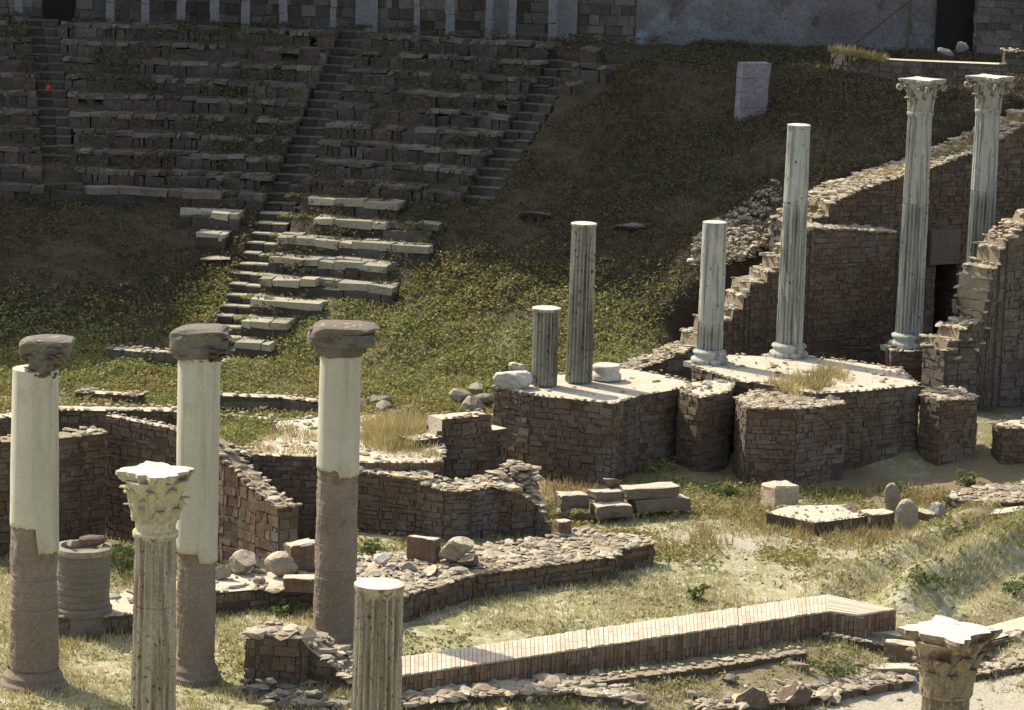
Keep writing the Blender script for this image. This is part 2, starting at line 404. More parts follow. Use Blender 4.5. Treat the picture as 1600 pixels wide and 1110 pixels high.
# ------------------------------------------------------------------ terrain
def axis(lo, hi, dlo, dhi, fine, coarse):
    a = [dlo]
    while a[-1] < dhi: a.append(a[-1]+fine)
    s = coarse
    while a[-1] < hi: a.append(a[-1]+s); s *= 1.5
    s = coarse; b = []
    x = dlo
    while x > lo: x -= s; b.append(x); s *= 1.5
    return np.array(b[::-1]+a)
XS = axis(-400, 400, -17, 19, .16, .8); YS = axis(-150, 500, 48, 97, .17, .8)
XX, YY = np.meshgrid(XS, YS); ZZ = hgt(XX, YY)
nx, ny = len(XS), len(YS)
me = bpy.data.meshes.new('ground')
idx = np.arange(nx*ny).reshape(ny, nx)
fq = np.stack([idx[:-1, :-1], idx[:-1, 1:], idx[1:, 1:], idx[1:, :-1]], -1).reshape(-1, 4)
me.from_pydata(np.stack([XX, YY, ZZ], -1).reshape(-1, 3).tolist(), [], fq.tolist())
me.materials.append(MAT['ground']); me.polygons.foreach_set('use_smooth', [True]*len(fq))
def lit_slope(X, Y):
    """1 on the light green lower part of the slope, its sunlight put into the plant colour."""
    return 1-ss(24.0, 29.0, np.hypot(X-CX, Y-CY))
hillz = ss(72, 77, YY)*(.6+.4*ss(24, 27, np.hypot(XX-CX, YY-CY)+2.2*ss(-6, -9, XX)))  # darker turf over the shaded area, shade put into the colour
def gauss(px, py, rx, ry, z=0): 
    c = G(px, py, z); return np.exp(-((XX-c.x)/rx)**2-((YY-c.y)/ry)**2)
bare = np.clip(gauss(1110, 852, 1.3, 1.2)*1.3+gauss(1230, 850, 1.0, .6)+gauss(1450, 1100, 2.2, 1.6, -.3)*1.0+gauss(1560, 1085, 1.6, 1.6, -.3)*1.0, 0, 1)
b2x = -(XX-M0.x)*(M1.y-M0.y)+(YY-M0.y)*(M1.x-M0.x); b2x /= math.hypot(M1.x-M0.x, M1.y-M0.y)
bare = np.maximum(bare, .75*np.exp(-((b2x-2.6)/1.0)**2)*ss(4, 7, XX)*(1-ss(66, 70, YY)))
brown = np.clip(ss(64.5, 66.5, YY)*(1-ss(72, 74, YY))*.8*ss(.3, .7, vn(XX*.7, YY*.7)+.2), 0, 1)
brown = np.maximum(brown, .75*ss(0.05, .5, (XX-W0.x)*_wd.y-(YY-W0.y)*_wd.x)*(1-ss(1.0, 2.2, (XX-W0.x)*_wd.y-(YY-W0.y)*_wd.x)))
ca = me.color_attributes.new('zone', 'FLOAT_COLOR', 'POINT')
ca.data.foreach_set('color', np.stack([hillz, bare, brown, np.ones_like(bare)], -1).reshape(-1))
me.update()
ground = bpy.data.objects.new('ground', me); COL.objects.link(ground); ground['kind'] = 'structure'

# ------------------------------------------------------------------ seating bank (curved stone rows) and stairways
def polar(th, r, z): return Vector((CX+math.sin(th)*r, CY+math.cos(th)*r, z))
def th_at(px, py, r, z):
    """angle about the seating centre where pixel column px meets ring r at height z"""
    best = min(range(-400, 700), key=lambda k: abs(prj(polar(k*.001, r, z))[0]-px)); return best*.001
CI = CM.inverted()
def prj(p):
    q = CI @ Vector(p); return (800+FPX*q.x/-q.z, 555-FPX*q.y/-q.z)
STAIRS = [0.0, math.radians(10.6), math.radians(20.4)]
def in_stair(th, r, k_all=True):
    return any(abs(th-t)*r < SW for t in STAIRS)
bank = empty('seating_bank', (CX+3, CY+30, 3))
tag(bank, 'great curved bank of ruined stone seat rows on the shaded hillside below the tall wall', 'seating')
lower_end = {7: (480, 620), 6: (490, 676), 5: (412, 668), 4: (405, 604), 3: (395, 612), 2: (385, 500), 1: (365, 447), 0: (365, 420)}
for i in range(17):
    random.seed(100+i)
    z0 = .5+RISE*i; r = R0+RUN*i
    if i <= 7:
        a0 = max(th_at(lower_end[i][0], 0, r, z0), STAIRS[1]+SW/r); a1 = th_at(lower_end[i][1], 0, r, z0)
        spans = [(a0, a1)]
        if i in (6, 7): spans.append((th_at(275, 0, r, z0), th_at(372, 0, r, z0)))
        if i == 7: spans = [(-.28, STAIRS[1]-SW/r)]+spans[:1]
        if i == 5: spans.append((th_at(305, 0, r, z0), th_at(352, 0, r, z0)))
    else:
        e = {8: 665, 9: 665, 10: 760, 11: 775, 12: 800, 13: 830, 14: 900, 15: 945, 16: 930}[i]
        edges = [-.28]
        for t in [float(stair0(r+.4))]+STAIRS[1:]: edges += [t-SW/r, t+SW/r]
        edges.append(th_at(e, 0, r, z0)); spans = [(edges[k], edges[k+1]) for k in range(0, len(edges), 2) if edges[k+1]-edges[k] > .01]
    for a0, a1 in spans:
        mb = MB()
        for crs in (0, 1):
            for lay in ((0, 1) if crs else (0,)):
                th = a0-random.uniform(0, .01)
                while th < a1:
                    l = random.choice((.14, .2, .28, .4, .55) if i > 7 else (.4, .6, .9, 1.2))*random.uniform(.8, 1.2)/r
                    m0, m1 = max(th, a0), min(th+l, a1); th += l; m = (m0+m1)/2; w = (m1-m0)*r/2
                    if w < .05 or random.random() < (.02 if not crs else (.15 if i > 7 else .04)): continue
                    if crs and mn.noise(Vector((m*14, i*.9, 4))) > .46: continue
                    T_ = Vector((math.cos(m), -math.sin(m), 0)); N_ = Vector((math.sin(m), math.cos(m), 0)); up = Vector((0, 0, 1))
                    dd = .2 if crs else .4
                    off = (.2 if lay == 0 else .6)+random.gauss(0, .014) if crs else .42+random.gauss(0, .03)
                    hh = (.085 if i <= 7 else .05) if crs else .20
                    zc = z0+((.345 if i <= 7 else .335) if crs else .08)+random.gauss(0, .012)
                    mb.box(polar(m, r+off, zc), (T_+up*random.gauss(0, .03)+N_*random.gauss(0, .03))*(w-.008), N_*dd, (up+N_*random.gauss(0, .05))*hh, .024, 1 if crs else 0)
        mb.build('seat_row', ['riser' if i <= 7 else 'seat', 'seat_pale' if i <= 7 and a0 > -.2 else 'coping'], bank)  # lower rows: lit treads and shaded risers put into the colours
stair_lab = ['narrow stone stairway straight up through the seat rows at far left', 'long stone stairway climbing beside the sunlit broken seat rows', 'short stone stairway at the right end of the upper seat rows']
for k, t in enumerate(STAIRS):
    random.seed(300+k)
    lo = {0: 9, 1: -1, 2: 8}[k]; hi = {0: 17, 1: 17, 2: 16}[k]
    st = empty('stone_stairway', polar(t, R0+RUN*lo, .3+RISE*max(lo, 0))); tag(st, stair_lab[k], 'stairway', 'radial stairways through the seating')
    for j in range(2*lo, 2*hi):
        z = .5+RISE*j/2; r = R0+RUN*j/2
        if k == 0: t = float(stair0(r+.4))
        mb = MB(); T_ = Vector((math.cos(t), -math.sin(t), 0)); N_ = Vector((math.sin(t), math.cos(t), 0))
        w = SW*random.uniform(.97, 1.1)
        for q in range(2):
            g0, g1 = random.gauss(0, .015), random.gauss(0, .01)
            mb.box(polar(t, r+.52+g0, z+.02)+T_*(w*(q-.5)), T_*(w*.5-.006), N_*.27, Vector((0, 0, .15)), .008, 0)
            mb.box(polar(t, r+.40+g0, z+.188+g1)+T_*(w*(q-.5)), T_*(w*.5-.004), N_*.17, Vector((0, 0, .018)), .008, 1)
        mb.build('step', ['riser', 'seat_pale' if k == 1 and j < 14 else 'seat'], st)  # dark risers hold painted shade, lower treads painted sunlight

# ------------------------------------------------------------------ city wall above (unseen upper profile shaped to shade the seating)
WY = 96.0
cw = MB()
prof = [(-70, 27), (-31, 28), (-28.6, 26.6), (-26.6, 25.2), (-23.4, 22.8), (-20.6, 20.4), (-17.3, 20.5), (-16.8, 26.2), (-16, 27.4), (-14, 26.5), (-11.5, 26.3), (-10, 27.3), (-3, 27.8), (-1.2, 25), (-.5, 16), (3.2, 16)]  # heights above the visible wall, shaped for the shadow edge on the slope
n = len(prof)
for y, flip in ((WY, False), (WY+.7, True)):
    vs = [Vector((x, y, 5.5)) for x, z in prof]+[Vector((x, y, z)) for x, z in prof]
    fs = [(i, i+1, n+i+1, n+i) for i in range(n-1)]
    cw.add(vs, [f[::-1] for f in fs] if flip else fs, 2)
vs = [Vector((x, WY, z)) for x, z in prof]+[Vector((x, WY+.7, z)) for x, z in prof]
cw.add(vs, [(i, i+1, n+i+1, n+i) for i in range(n-1)], 1)
random.seed(5)
facing(cw, (-24, WY), (3.2, WY), 11, 11, 6.0, .26, .5, .0, 0, .05, .04)
o = cw.build('city_wall', ['citywall', 'masonry_grey', 'mortar']); tag(o, 'tall rough stone wall along the top of the seating behind the grey pillars', 'wall')
# plastered stretch and its neighbours at the right
pw = MB(); pw.box((9.05, WY+.3, 10.4), Vector((5.85, 0, 0)), Vector((0, .5, 0)), Vector((0, 0, 5)), 0)
o = pw.build('plastered_wall', ['greyplaster']); tag(o, 'bluish grey plastered wall at the top right with a slanting prop before it', 'wall')
xa = D(1462, 30, 95.9).x; xb = D(1520, 30, 95.9).x
dk = MB(); dk.box(((xa+xb)/2, 95.72, 10.2), Vector(((xb-xa)/2, 0, 0)), Vector((0, .06, 0)), Vector((0, 0, 4.6)), 0)  # flat dark sheet on the wall, painted shade of a recess
o = dk.build('doorway_recess', ['dark']); tag(o, 'tall dark doorway recess in the top wall at far right', 'doorway')
fo = [(xb+.02, 95.2), (26, 95.2), (26, 97), (xb+.02, 97)]
masonry('wall_end', 'rough stone wall stretch right of the tall dark doorway recess', 'wall', fo, 13, 6.5, 'citywall', 'masonry_grey', .24, .45, seed=3)
random.seed(9)
plist = [(30, 11), (172, 13), (228, 13), (283, 13), (335, 14), (384, 13), (442, 13), (520, 9), (650, 9), (702, 14), (762, 11), (800, 11), (862, 13)]
for k, (px, w) in enumerate(plist):
    b = D(px, 48+.031*(px-100)*.9, 95.2); zb = h1(b.x, 95.2)-.1; ww = w/5300*95/2
    mb = MB()
    hseg = 0; z = zb
    while z < 12.0:
        hh = random.uniform(.5, 1.1)
        mb.box((b.x+random.gauss(0, .008), 95.2, z+hh/2), Vector((ww, 0, 0)), Vector((0, ww, 0)), Vector((0, 0, hh/2-.006)), .012); z += hh
    nb = ['beside the dark opening', 'between dark stonework'][k % 2]
    o = mb.build('stone_pillar', 'pillar')
    pos = ['leftmost', 'second from left', 'third from left', 'fourth from left', 'fifth from left', 'sixth from left', 'seventh from left', 'eighth from left', 'ninth from left', 'tenth from left', 'eleventh from left', 'twelfth from left', 'rightmost'][k]
    tag(o, f'slim grey stone pillar along the top wall, {pos} of the row', 'pillar', 'slim grey pillars along the top wall')
# dark opening top left
mb = MB(); a = D(68, 10, 95.9).x; b = D(116, 10, 95.9).x; zb = D(90, 36, 95.9).z
mb.box(((a+b)/2, 95.86, zb+1.6), Vector(((b-a)/2, 0, 0)), Vector((0, .05, 0)), Vector((0, 0, 1.6)), 0)  # dark sheet before the wall, painted shade of an opening
o = mb.build('wall_opening', 'dark'); tag(o, 'dark square opening in the top wall at far left', 'opening')
# pale stone panels between the pillars
for k, (x0, x1) in enumerate(((555, 590), (768, 798), (866, 902))):
    mb = MB(); a = D(x0, 20, 95.8).x; b = D(x1, 20, 95.8).x
    mb.box(((a+b)/2, 95.84, 9.6), Vector(((b-a)/2, 0, 0)), Vector((0, .1, 0)), Vector((0, 0, 2.6)), .02)
    o = mb.build('wall_panel', 'pillar'); tag(o, ['pale upright slab on the top wall above the long stairway', 'pale upright slab between two pillars left of the plaster wall', 'pale upright slab next to the plastered wall'][k], 'slab', 'pale slabs on the top wall')
def pole(mb, a, b, r):
    d = (b-a).normalized(); u = d.orthogonal().normalized(); w = d.cross(u); vs = []
    for p in (a, b):
        for k in range(8): vs.append(p+u*math.cos(k*PI/4)*r+w*math.sin(k*PI/4)*r)
    mb.add(vs, [(k, (k+1) % 8, 8+(k+1) % 8, 8+k) for k in range(8)]+[tuple(range(8))[::-1], tuple(range(8, 16))])
mb = MB(); pb = D(1416, 92, 93.5); pole(mb, Vector((pb.x, pb.y, pb.z-.3)), Vector((pb.x+.05, pb.y, pb.z+3.6)), .035)
o = mb.build('wooden_pole', 'wood'); tag(o, 'thin upright pole in front of the grey plastered wall', 'pole')
mb = MB(); pole(mb, D(1322, 78, 93.3), D(1470, -35, 94.6), .03)
o = mb.build('slanting_prop', 'wood'); tag(o, 'thin slanting prop leaning past the upright pole', 'prop')

# ------------------------------------------------------------------ right hillside: retaining wall with doorway, lower wall, ledge
topR = [AN(x, y) for x, y in ((1255, 350), (1300, 318), (1340, 298), (1400, 278), (1455, 262))]
doorL, doorR = AN(1471, 400), AN(1507, 400)
zdoor = AN(1488, 397).z
def seg(p3, name, label, th, zb, **kw):
    f, zt = wallfoot(p3, th); return masonry(name, label, 'wall', f, zt, zb, **kw)
a = AN(1470.5, 256); b = AN(1507.5, 242)
ret = seg(topR+[a], 'retaining_wall', 'brown masonry retaining wall under the sunlit rubble ridge, pierced by a dark doorway', 1.3, .4, face='masonry', rub=75, rubsize=(.05, .13), seed=21)
f, zt = wallfoot([a, b], 1.3); masonry('door_lintel_wall', None, None, f, zt, zdoor, face='masonry', seed=22, parent=ret, rub=40)
f, zt = wallfoot([b, AN(1555, 222), AN(1600, 195), AN(1680, 160)], 1.3); masonry('wall_wing', None, None, f, zt, .4, face='masonry', seed=23, parent=ret, rub=50)
mb = MB(); c = (doorL+doorR)/2; nd = Vector((-.51, .86, 0)); ax = Vector((.86, .51, 0))
mb.box(Vector((c.x, c.y, 1.6))+nd*1.2, ax*.6, nd*.05, Vector((0, 0, 1.9)), 0); mb.build('doorway', 'dark', ret)
mb = MB(); c = AN(1472, 385); mb.box(c-nd*.09, ax*.44, nd*.06, Vector((0, 0, .42)), .01)
mb.build('lintel_panel', 'masonry_grey', ret)
lo = [AN(x, y, -.9) for x, y in ((985, 582), (1040, 562), (1085, 543), (1130, 500), (1165, 462), (1205, 425), (1240, 388), (1275, 356), (1400, 363))]
seg(lo, 'stepped_ruin_wall', 'stepped brown ruin wall rising behind the columns with sunlit rubble on its ragged edge', .75, .4, face='masonry', rub=85, rubsize=(.05, .12), seed=24)
# ledge above the two capitals
lp = [D(1300, 80, 89.5), D(1375, 92, 87.6), D(1470, 96, 87.0), D(1568, 100, 86.6)]
for p in lp: p.z += .0
f, zt = wallfoot(lp, .5); masonry('ledge_wall', 'low rubble wall with a sunlit flat top just above the two tall capitals', 'wall', f, zt, 6.3, 'masonry_grey', 'pale_top', .16, .3, seed=25)
lp = [D(1572, 80, 90), D(1650, 82, 90)]
f, zt = wallfoot(lp, .6); masonry('ledge_wall', 'short pale topped wall stub below the top wall at the right edge', 'wall', f, zt, 6.3, 'masonry_grey', 'pale_top', .16, .3, seed=26, rub=4)
# standing pier block
b = T(1172, 182); bz = D(1172, 182, b.y).z; tz = D(1178, 98, b.y).z
mb = MB(); zz = bz-.15
for k in range(4):
    hh = (tz-bz+.15)/4; mb.box((b.x+.012*k, b.y, zz+hh/2), Vector((.34+.006*k, .08, 0)), Vector((-.06, .22, 0)), Vector((.012, 0, hh/2-.002)), .014); zz += hh
o = mb.build('stone_pier', 'bluestone'); tag(o, 'blue grey standing stone pier alone on the dark hillside', 'pier')

# rubble stair remains on the slope left of the tallest bare column
random.seed(41)
rb = MB()
for k in range(420):
    px = random.uniform(1085, 1222); py = 420-random.random()**.9*125*(.35+.65*(px-1085)/137) - (px-1085)*.12+random.uniform(-6, 6)
    if py > 425-(px-1085)*.05: continue
    p = T(px, py); r = random.uniform(.06, .14)
    add_rock(rb, (p.x, p.y, p.z+.02), (r*1.7, r, r*.6), 1, rough=.25, cuts=4)
o = rb.build('rubble_slope', 'rubble'); tag(o, 'scree of small sunlit stones on the slope behind the bare columns', 'rubble', kind='stuff')

# ------------------------------------------------------------------ stage building: blocks in front
def blk(name, label, pts, z, zb, **kw):
    f, zs = pg(pts, z); return masonry(name, label, kw.pop('cat', 'wall'), f, zs, zb, **kw)
blk('stage_block', 'brown masonry block carrying the two fluted column stumps', [(772, 604), (830, 616), (958, 630), (1000, 617), (1082, 603), (1060, 590), (980, 574), (860, 585)], 1.75, -.1, rub=1.2, rubsize=(.04, .08), seed=31, erode=.05)
blk('stage_block', 'recessed masonry block between the two big stage blocks', [(1062, 612), (1092, 621), (1140, 611), (1150, 590), (1082, 596)], 1.74, -.1, rub=9, rubsize=(.04, .1), seed=32)
blk('stage_block', 'wide brown masonry block with paved top carrying two smooth columns', [(1082, 572), (1150, 594), (1200, 600), (1275, 614), (1350, 610), (1436, 601), (1405, 574), (1300, 560), (1130, 553)], 1.8, -.1, rub=4, rubsize=(.03, .08), seed=33, erode=.06)
blk('stage_block', 'lower front masonry block with rubble top and a sunlit left corner', [(1152, 622), (1168, 637), (1245, 639), (1322, 630), (1274, 612), (1200, 600)], 1.66, -.1, rub=55, rubsize=(.05, .12), seed=34)
blk('stage_block', 'narrow masonry block with lit rubble top right of the paved block', [(1440, 618), (1470, 626), (1527, 622), (1500, 606), (1445, 606)], 1.6, -.1, rub=30, rubsize=(.05, .12), seed=35)
blk('stage_block', 'low masonry block at the right edge with a pale flat top', [(1552, 662), (1565, 668), (1640, 668), (1640, 655), (1580, 655)], 1.0, -.1, rub=6, rubsize=(.05, .1), seed=36)
blk('column_footing', 'masonry footing under the tall fluted column with capital', [(1385, 540), (1396, 548), (1450, 548), (1480, 545), (1470, 530), (1395, 530)], 1.8, 0, rub=4, seed=37, cat='footing')
# stepped rubble wall climbing at the right edge
rp = []
for px, py, Y in ((1478, 548, 75.2), (1500, 515, 75.4), (1530, 500, 75.6), (1540, 470, 75.7), (1552, 420, 75.9), (1575, 375, 76.1), (1600, 352, 76.3), (1680, 300, 76.8)):
    rp.append(D(px, py, Y))
f, zt = wallfoot(rp, .8); masonry('stepped_ruin_wall', 'grey rubble wall climbing in steps at the right edge in front of the last capital column', 'wall', f, zt, -.1, 'masonry_grey', 'pale_top', .15, .3, rub=80, rubsize=(.05, .13), seed=38)
# rubble at door foot
random.seed(44)

# ------------------------------------------------------------------ left ruins
def lw(name, label, pts, th, zb, **kw):               # pts: (px, py, z) front top edge
    f, zt = wallfoot([G(*p) for p in pts], th); return masonry(name, label, kw.pop('cat', 'wall'), f, zt, zb, **kw)
lw('ruin_wall', 'dark masonry wall with a grassy sunlit top behind the leftmost plaster column', [(-60, 694, 1.55), (90, 684, 1.55), (165, 676, 1.55)], .55, -1.0, rub=10, seed=51)
lw('ruin_wall', 'masonry wall running forward with a thin pale coping between the first two plaster columns', [(165, 648, 1.75), (262, 668, 1.7), (330, 692, 1.55), (392, 712, 1.45)], .22, -1.0, rub=6, seed=52, rubsize=(.04, .07))
lw('ruin_wall', 'broken wall end stepping down beside the middle plaster column, big squared blocks at its corner', [(300, 672, 1.9), (340, 700, 1.65), (352, 722, 1.45), (375, 742, 1.28), (402, 768, 1.1), (437, 792, .95)], .4, -1.0, rub=14, rubsize=(.05, .12), seed=53, course=.17, blen=.32)
blk('ruin_terrace', 'terrace of dry yellow grass and pale earth between the plaster columns', [(372, 708), (440, 712), (505, 713), (570, 722), (640, 722), (690, 721), (692, 690), (682, 656), (600, 646), (500, 650), (430, 657), (438, 676), (400, 690)], 1.35, -1.0, rub=8, rubsize=(.03, .07), seed=54, cat='terrace')
lw('ruin_wall', 'masonry wall with a wide rubble top right of the third plaster column', [(540, 733, 1.2), (600, 742, 1.18), (652, 750, 1.15), (694, 768, 1.0), (735, 766, 1.0), (800, 757, 1.0)], .9, -.1, rub=55, rubsize=(.05, .11), seed=55)
blk('rubble_mound', 'collapsed rubble wall end sloping down to the grass beside the stone steps', [(755, 762), (800, 765), (838, 790), (872, 842), (850, 800), (832, 728), (800, 722), (770, 738)], [.95, .95, .6, .05, .5, 1.1, 1.3, 1.15], -.1, rub=90, rubsize=(.06, .14), seed=56, cat='rubble')
lw('ruin_wall', 'brown wall stepping up to the first stage block, thin sunlit edge on top', [(646, 688, 1.5), (690, 682, 1.5), (691, 654, 1.85), (767, 648, 1.85)], .5, -.1, rub=3, rubsize=(.04, .07), seed=57)
lw('ruin_wall', 'low joining wall against the left side of the first stage block', [(764, 672, 1.5), (792, 668, 1.5)], .4, -.1, seed=58)
lw('ruin_wall', 'long low dark wall line at the foot of the slope behind the first plaster columns', [(-40, 660, 1.1), (90, 640, 1.2), (270, 642, 1.2), (300, 650, 1.1)], .5, -.1, rub=3, seed=59)
# foundation platform in front
blk('foundation_platform', 'long low foundation platform with a sunlit rubble top along the lawn', [(600, 940), (745, 897), (850, 884), (965, 868), (966, 858), (1020, 849), (1018, 841), (900, 826), (868, 838), (700, 858), (560, 872), (540, 905)], .45, -.1, rub=38, rubsize=(.05, .12), seed=61, cat='foundation')
lw('foundation_platform', 'low dark footing wall under the boulders behind the middle plaster column', [(90, 965, .35), (200, 960, .35), (335, 925, .4), (420, 918, .4), (500, 915, .4), (600, 936, .4)], 1.2, -.1, rub=5, rubsize=(.05, .12), seed=62, cat='foundation', face='masonry_grey')
# pieces of wall on the grass slope
def slopewall(label, pts, th, hgt_, seed):
    p3 = []
    for px, py in pts:
        p = T(px, py+hgt_*60); p3.append(Vector((p.x, p.y, D(px, py, p.y).z)))
    f, zt = wallfoot(p3, th); masonry('low_wall', label, 'low wall', f, zt, min(zt)-hgt_-.4, 'masonry_grey', 'pale_top', .2, .5, seed=seed, rub=4, group='low walls on the grass slope')
slopewall('low dark wall on the slope left of the middle plaster column top', [(168, 545), (272, 552)], .4, .45, 71)
slopewall('short low wall on the slope right of the first plaster column', [(118, 612), (215, 618)], .4, .3, 72)
slopewall('low wall at the slope foot between the second and third plaster columns', [(335, 617), (440, 621), (500, 628)], .4, .45, 73)
slopewall('low stone kerb beyond the terrace left of the third plaster column', [(335, 648), (430, 655)], .3, .15, 74)

# ------------------------------------------------------------------ brick wall (restored, L shaped)
zt = .45
poly = [G(x, y, zt) for x, y in ((590, 1061), (1295, 955), (1341, 961), (1398, 952), (1292, 929), (590, 1032))]
fp = [(p.x, p.y) for p in poly]; FOOT.append(fp)
mb = MB(); n = len(fp)
vs = [Vector((x, y, -.6)) for x, y in fp]+[Vector((x, y, zt-.03)) for x, y in fp]
mb.add(vs, [(i, (i+1) % n, n+(i+1) % n, n+i) for i in range(n)], 2); mb.add(vs[n:], [tuple(range(n))], 2)
random.seed(81)
def vface(a, b, top, bot):                    # upright bricks on the face
    a = Vector((a[0], a[1], 0)); b = Vector((b[0], b[1], 0)); L = (b-a).length; d = (b-a)/L; nn = Vector((d.y, -d.x, 0)); s = 0
    while s < L:
        w = random.uniform(.065, .10); z = top-abs(random.gauss(0, .012))
        while z > bot:
            hh = random.choice((.12, .13, .24, .25))
            mb.box(a+d*(s+w/2)+nn*(-.03+random.uniform(-.012, .010))+Vector((0, 0, z-hh/2)), d*(w/2-.005), nn*.05, Vector((0, 0, hh/2-.005)), .003, 1); z -= hh
        s += w
vface(fp[0], fp[1], zt-.02, -.55); vface(fp[1], fp[2], zt-.02, -.45); vface(fp[2], fp[3], zt-.02, -.4)
A0, A1, B0, B1 = poly[0], poly[1], poly[5], poly[4]
L = (A1-A0).length; s = 0
while s < L:                                  # header courses across the top
    w = random.uniform(.075, .10); t0 = (s+.004)/L; t1 = min(1, (s+w-.004)/L); dz = random.uniform(-.006, .012); dz += .012*mn.noise(Vector((s*1.1, 3, 0)))-(.012 if random.random() < .06 else 0); q = .5+random.uniform(-.16, .16)
    a0, a1, b0, b1 = A0.lerp(A1, t0), A0.lerp(A1, t1), B0.lerp(B1, t0), B0.lerp(B1, t1)
    for u0, u1 in ((0.0, q-.006), (q+.006, 1.0)):
        c = [a0.lerp(b0, u0), a1.lerp(b1, u0), a1.lerp(b1, u1), a0.lerp(b0, u1)]
        mb.add([p+Vector((0, 0, -.03)) for p in c]+[p+Vector((0, 0, dz)) for p in c], [(4, 5, 6, 7), (0, 1, 5, 4), (1, 2, 6, 5), (2, 3, 7, 6), (3, 0, 4, 7)], 0)
    s += w
A0, A1, B0, B1 = poly[1], poly[2], poly[4], poly[3]
for k in range(14):
    t0, t1 = k/14+.004, (k+1)/14-.004; dz = random.uniform(-.003, .008)
    c = [A0.lerp(B0, t0), A1.lerp(B1, t0), A1.lerp(B1, t1), A0.lerp(B0, t1)]
    mb.add([p+Vector((0, 0, -.03)) for p in c]+[p+Vector((0, 0, dz)) for p in c], [(4, 5, 6, 7), (0, 1, 5, 4), (1, 2, 6, 5), (2, 3, 7, 6), (3, 0, 4, 7)], 0)
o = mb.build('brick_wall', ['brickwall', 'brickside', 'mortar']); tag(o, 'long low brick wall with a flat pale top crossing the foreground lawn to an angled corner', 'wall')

# ------------------------------------------------------------------ columns
def lathe(mb, c, prof, seg=48, mi=0, jit=0.0, cap=True, smooth=True):
    vs = []; o = random.uniform(0, 50)
    for (r, z) in prof:
        for k in range(seg):
            a = 2*PI*k/seg; rr = r*(1+jit*mn.noise(Vector((math.cos(a)*2+o, math.sin(a)*2, z*5)))) if jit else r
            vs.append((c.x+math.cos(a)*rr, c.y+math.sin(a)*rr, c.z+z))
    n = len(prof)
    fs = [(i*seg+k, i*seg+(k+1) % seg, (i+1)*seg+(k+1) % seg, (i+1)*seg+k) for i in range(n-1) for k in range(seg)]
    mb.add(vs, fs, mi, smooth)
    if cap: mb.add(vs[-seg:], [tuple(range(seg))], mi)
def shaft(parent, c, H, rb, rt, nfl=20, dep=lambda t, a: .1, mat='marble', top='white_top', rings=60, wear=.02, joints=(), ragged=0.0, collar=None, entasis=1.0, rot=0.0, topcol=None):
    mb = MB(); spf = 10; seg = nfl*spf; vs = []; o = Vector((random.uniform(0, 90), random.uniform(0, 90), 0))
    zs = list(np.linspace(0, 1, rings))
    for j in joints: zs += [j-.0035, j-.001, j+.001, j+.0035]
    zs = sorted(zs)
    for t in zs:
        r0 = rb+(rt-rb)*t**1.25
        jn = any(abs(t-j) < .0015 for j in joints)
        if collar and t > 1-collar[0]: r0 *= collar[1]
        for k in range(seg):
            a = 2*PI*k/seg+rot; u = (k % spf)/spf
            g = max(0, 1-((u-.55)/.42)**2)**.5 if u > .1 else 0
            d = dep(t, a) if not (collar and t > 1-collar[0]) else 0
            nz = mn.noise(Vector((math.cos(a)*r0*5, math.sin(a)*r0*5, t*H*3))+o)
            chip = max(0, mn.noise(Vector((math.cos(a)*r0*9, math.sin(a)*r0*9, t*H*6))+o*2)-.32)*.12
            r = r0*(1-d*g)-abs(nz)*wear*r0*1.2-chip*r0*(1.2-g)-(.02 if jn else 0)
            z = t*H
            if ragged and t > .995: z -= ragged*abs(mn.noise(Vector((math.cos(a)*2, math.sin(a)*2, 3))+o))
            vs.append((c.x+math.cos(a)*r, c.y+math.sin(a)*r, c.z+z))
    n = len(zs)
    fs = [(i*seg+k, i*seg+(k+1) % seg, (i+1)*seg+(k+1) % seg, (i+1)*seg+k) for i in range(n-1) for k in range(seg)]
    mb.add(vs, fs, 0, True)
    rim = [Vector(v) for v in vs[-seg:]]; cc = sum(rim, Vector())/seg
    mid = [v.lerp(cc, .15)+Vector((0, 0, .012)) for v in rim]
    mb.add(rim+mid+[cc+Vector((0, 0, .015))], [(k, (k+1) % seg, seg+(k+1) % seg, seg+k) for k in range(seg)]+[(seg+k, seg+(k+1) % seg, 2*seg) for k in range(seg)], 1, False)
    return mb.build('shaft', [mat, top], parent)
def attic(parent, c, r, h, mat='marble', plinth=True):
    mb = MB()
    p = [(r*1.42, 0), (r*1.46, h*.10), (r*1.47, h*.2), (r*1.42, h*.33), (r*1.26, h*.36), (r*1.18, h*.45), (r*1.17, h*.55), (r*1.24, h*.62), (r*1.30, h*.70), (r*1.32, h*.78), (r*1.28, h*.88), (r*1.12, h*.92), (r*1.05, h)]
    lathe(mb, c, p, 48, 0, .025)
    o = mb.build('column_base', mat, parent)
    if plinth:
        q = MB(); q.box(c+Vector((0, 0, -.055)), Vector((r*1.1, r*.95, 0)), Vector((-r*.95, r*1.1, 0)), Vector((0, 0, .05)), .015); q.build('plinth', mat, parent)
    return o
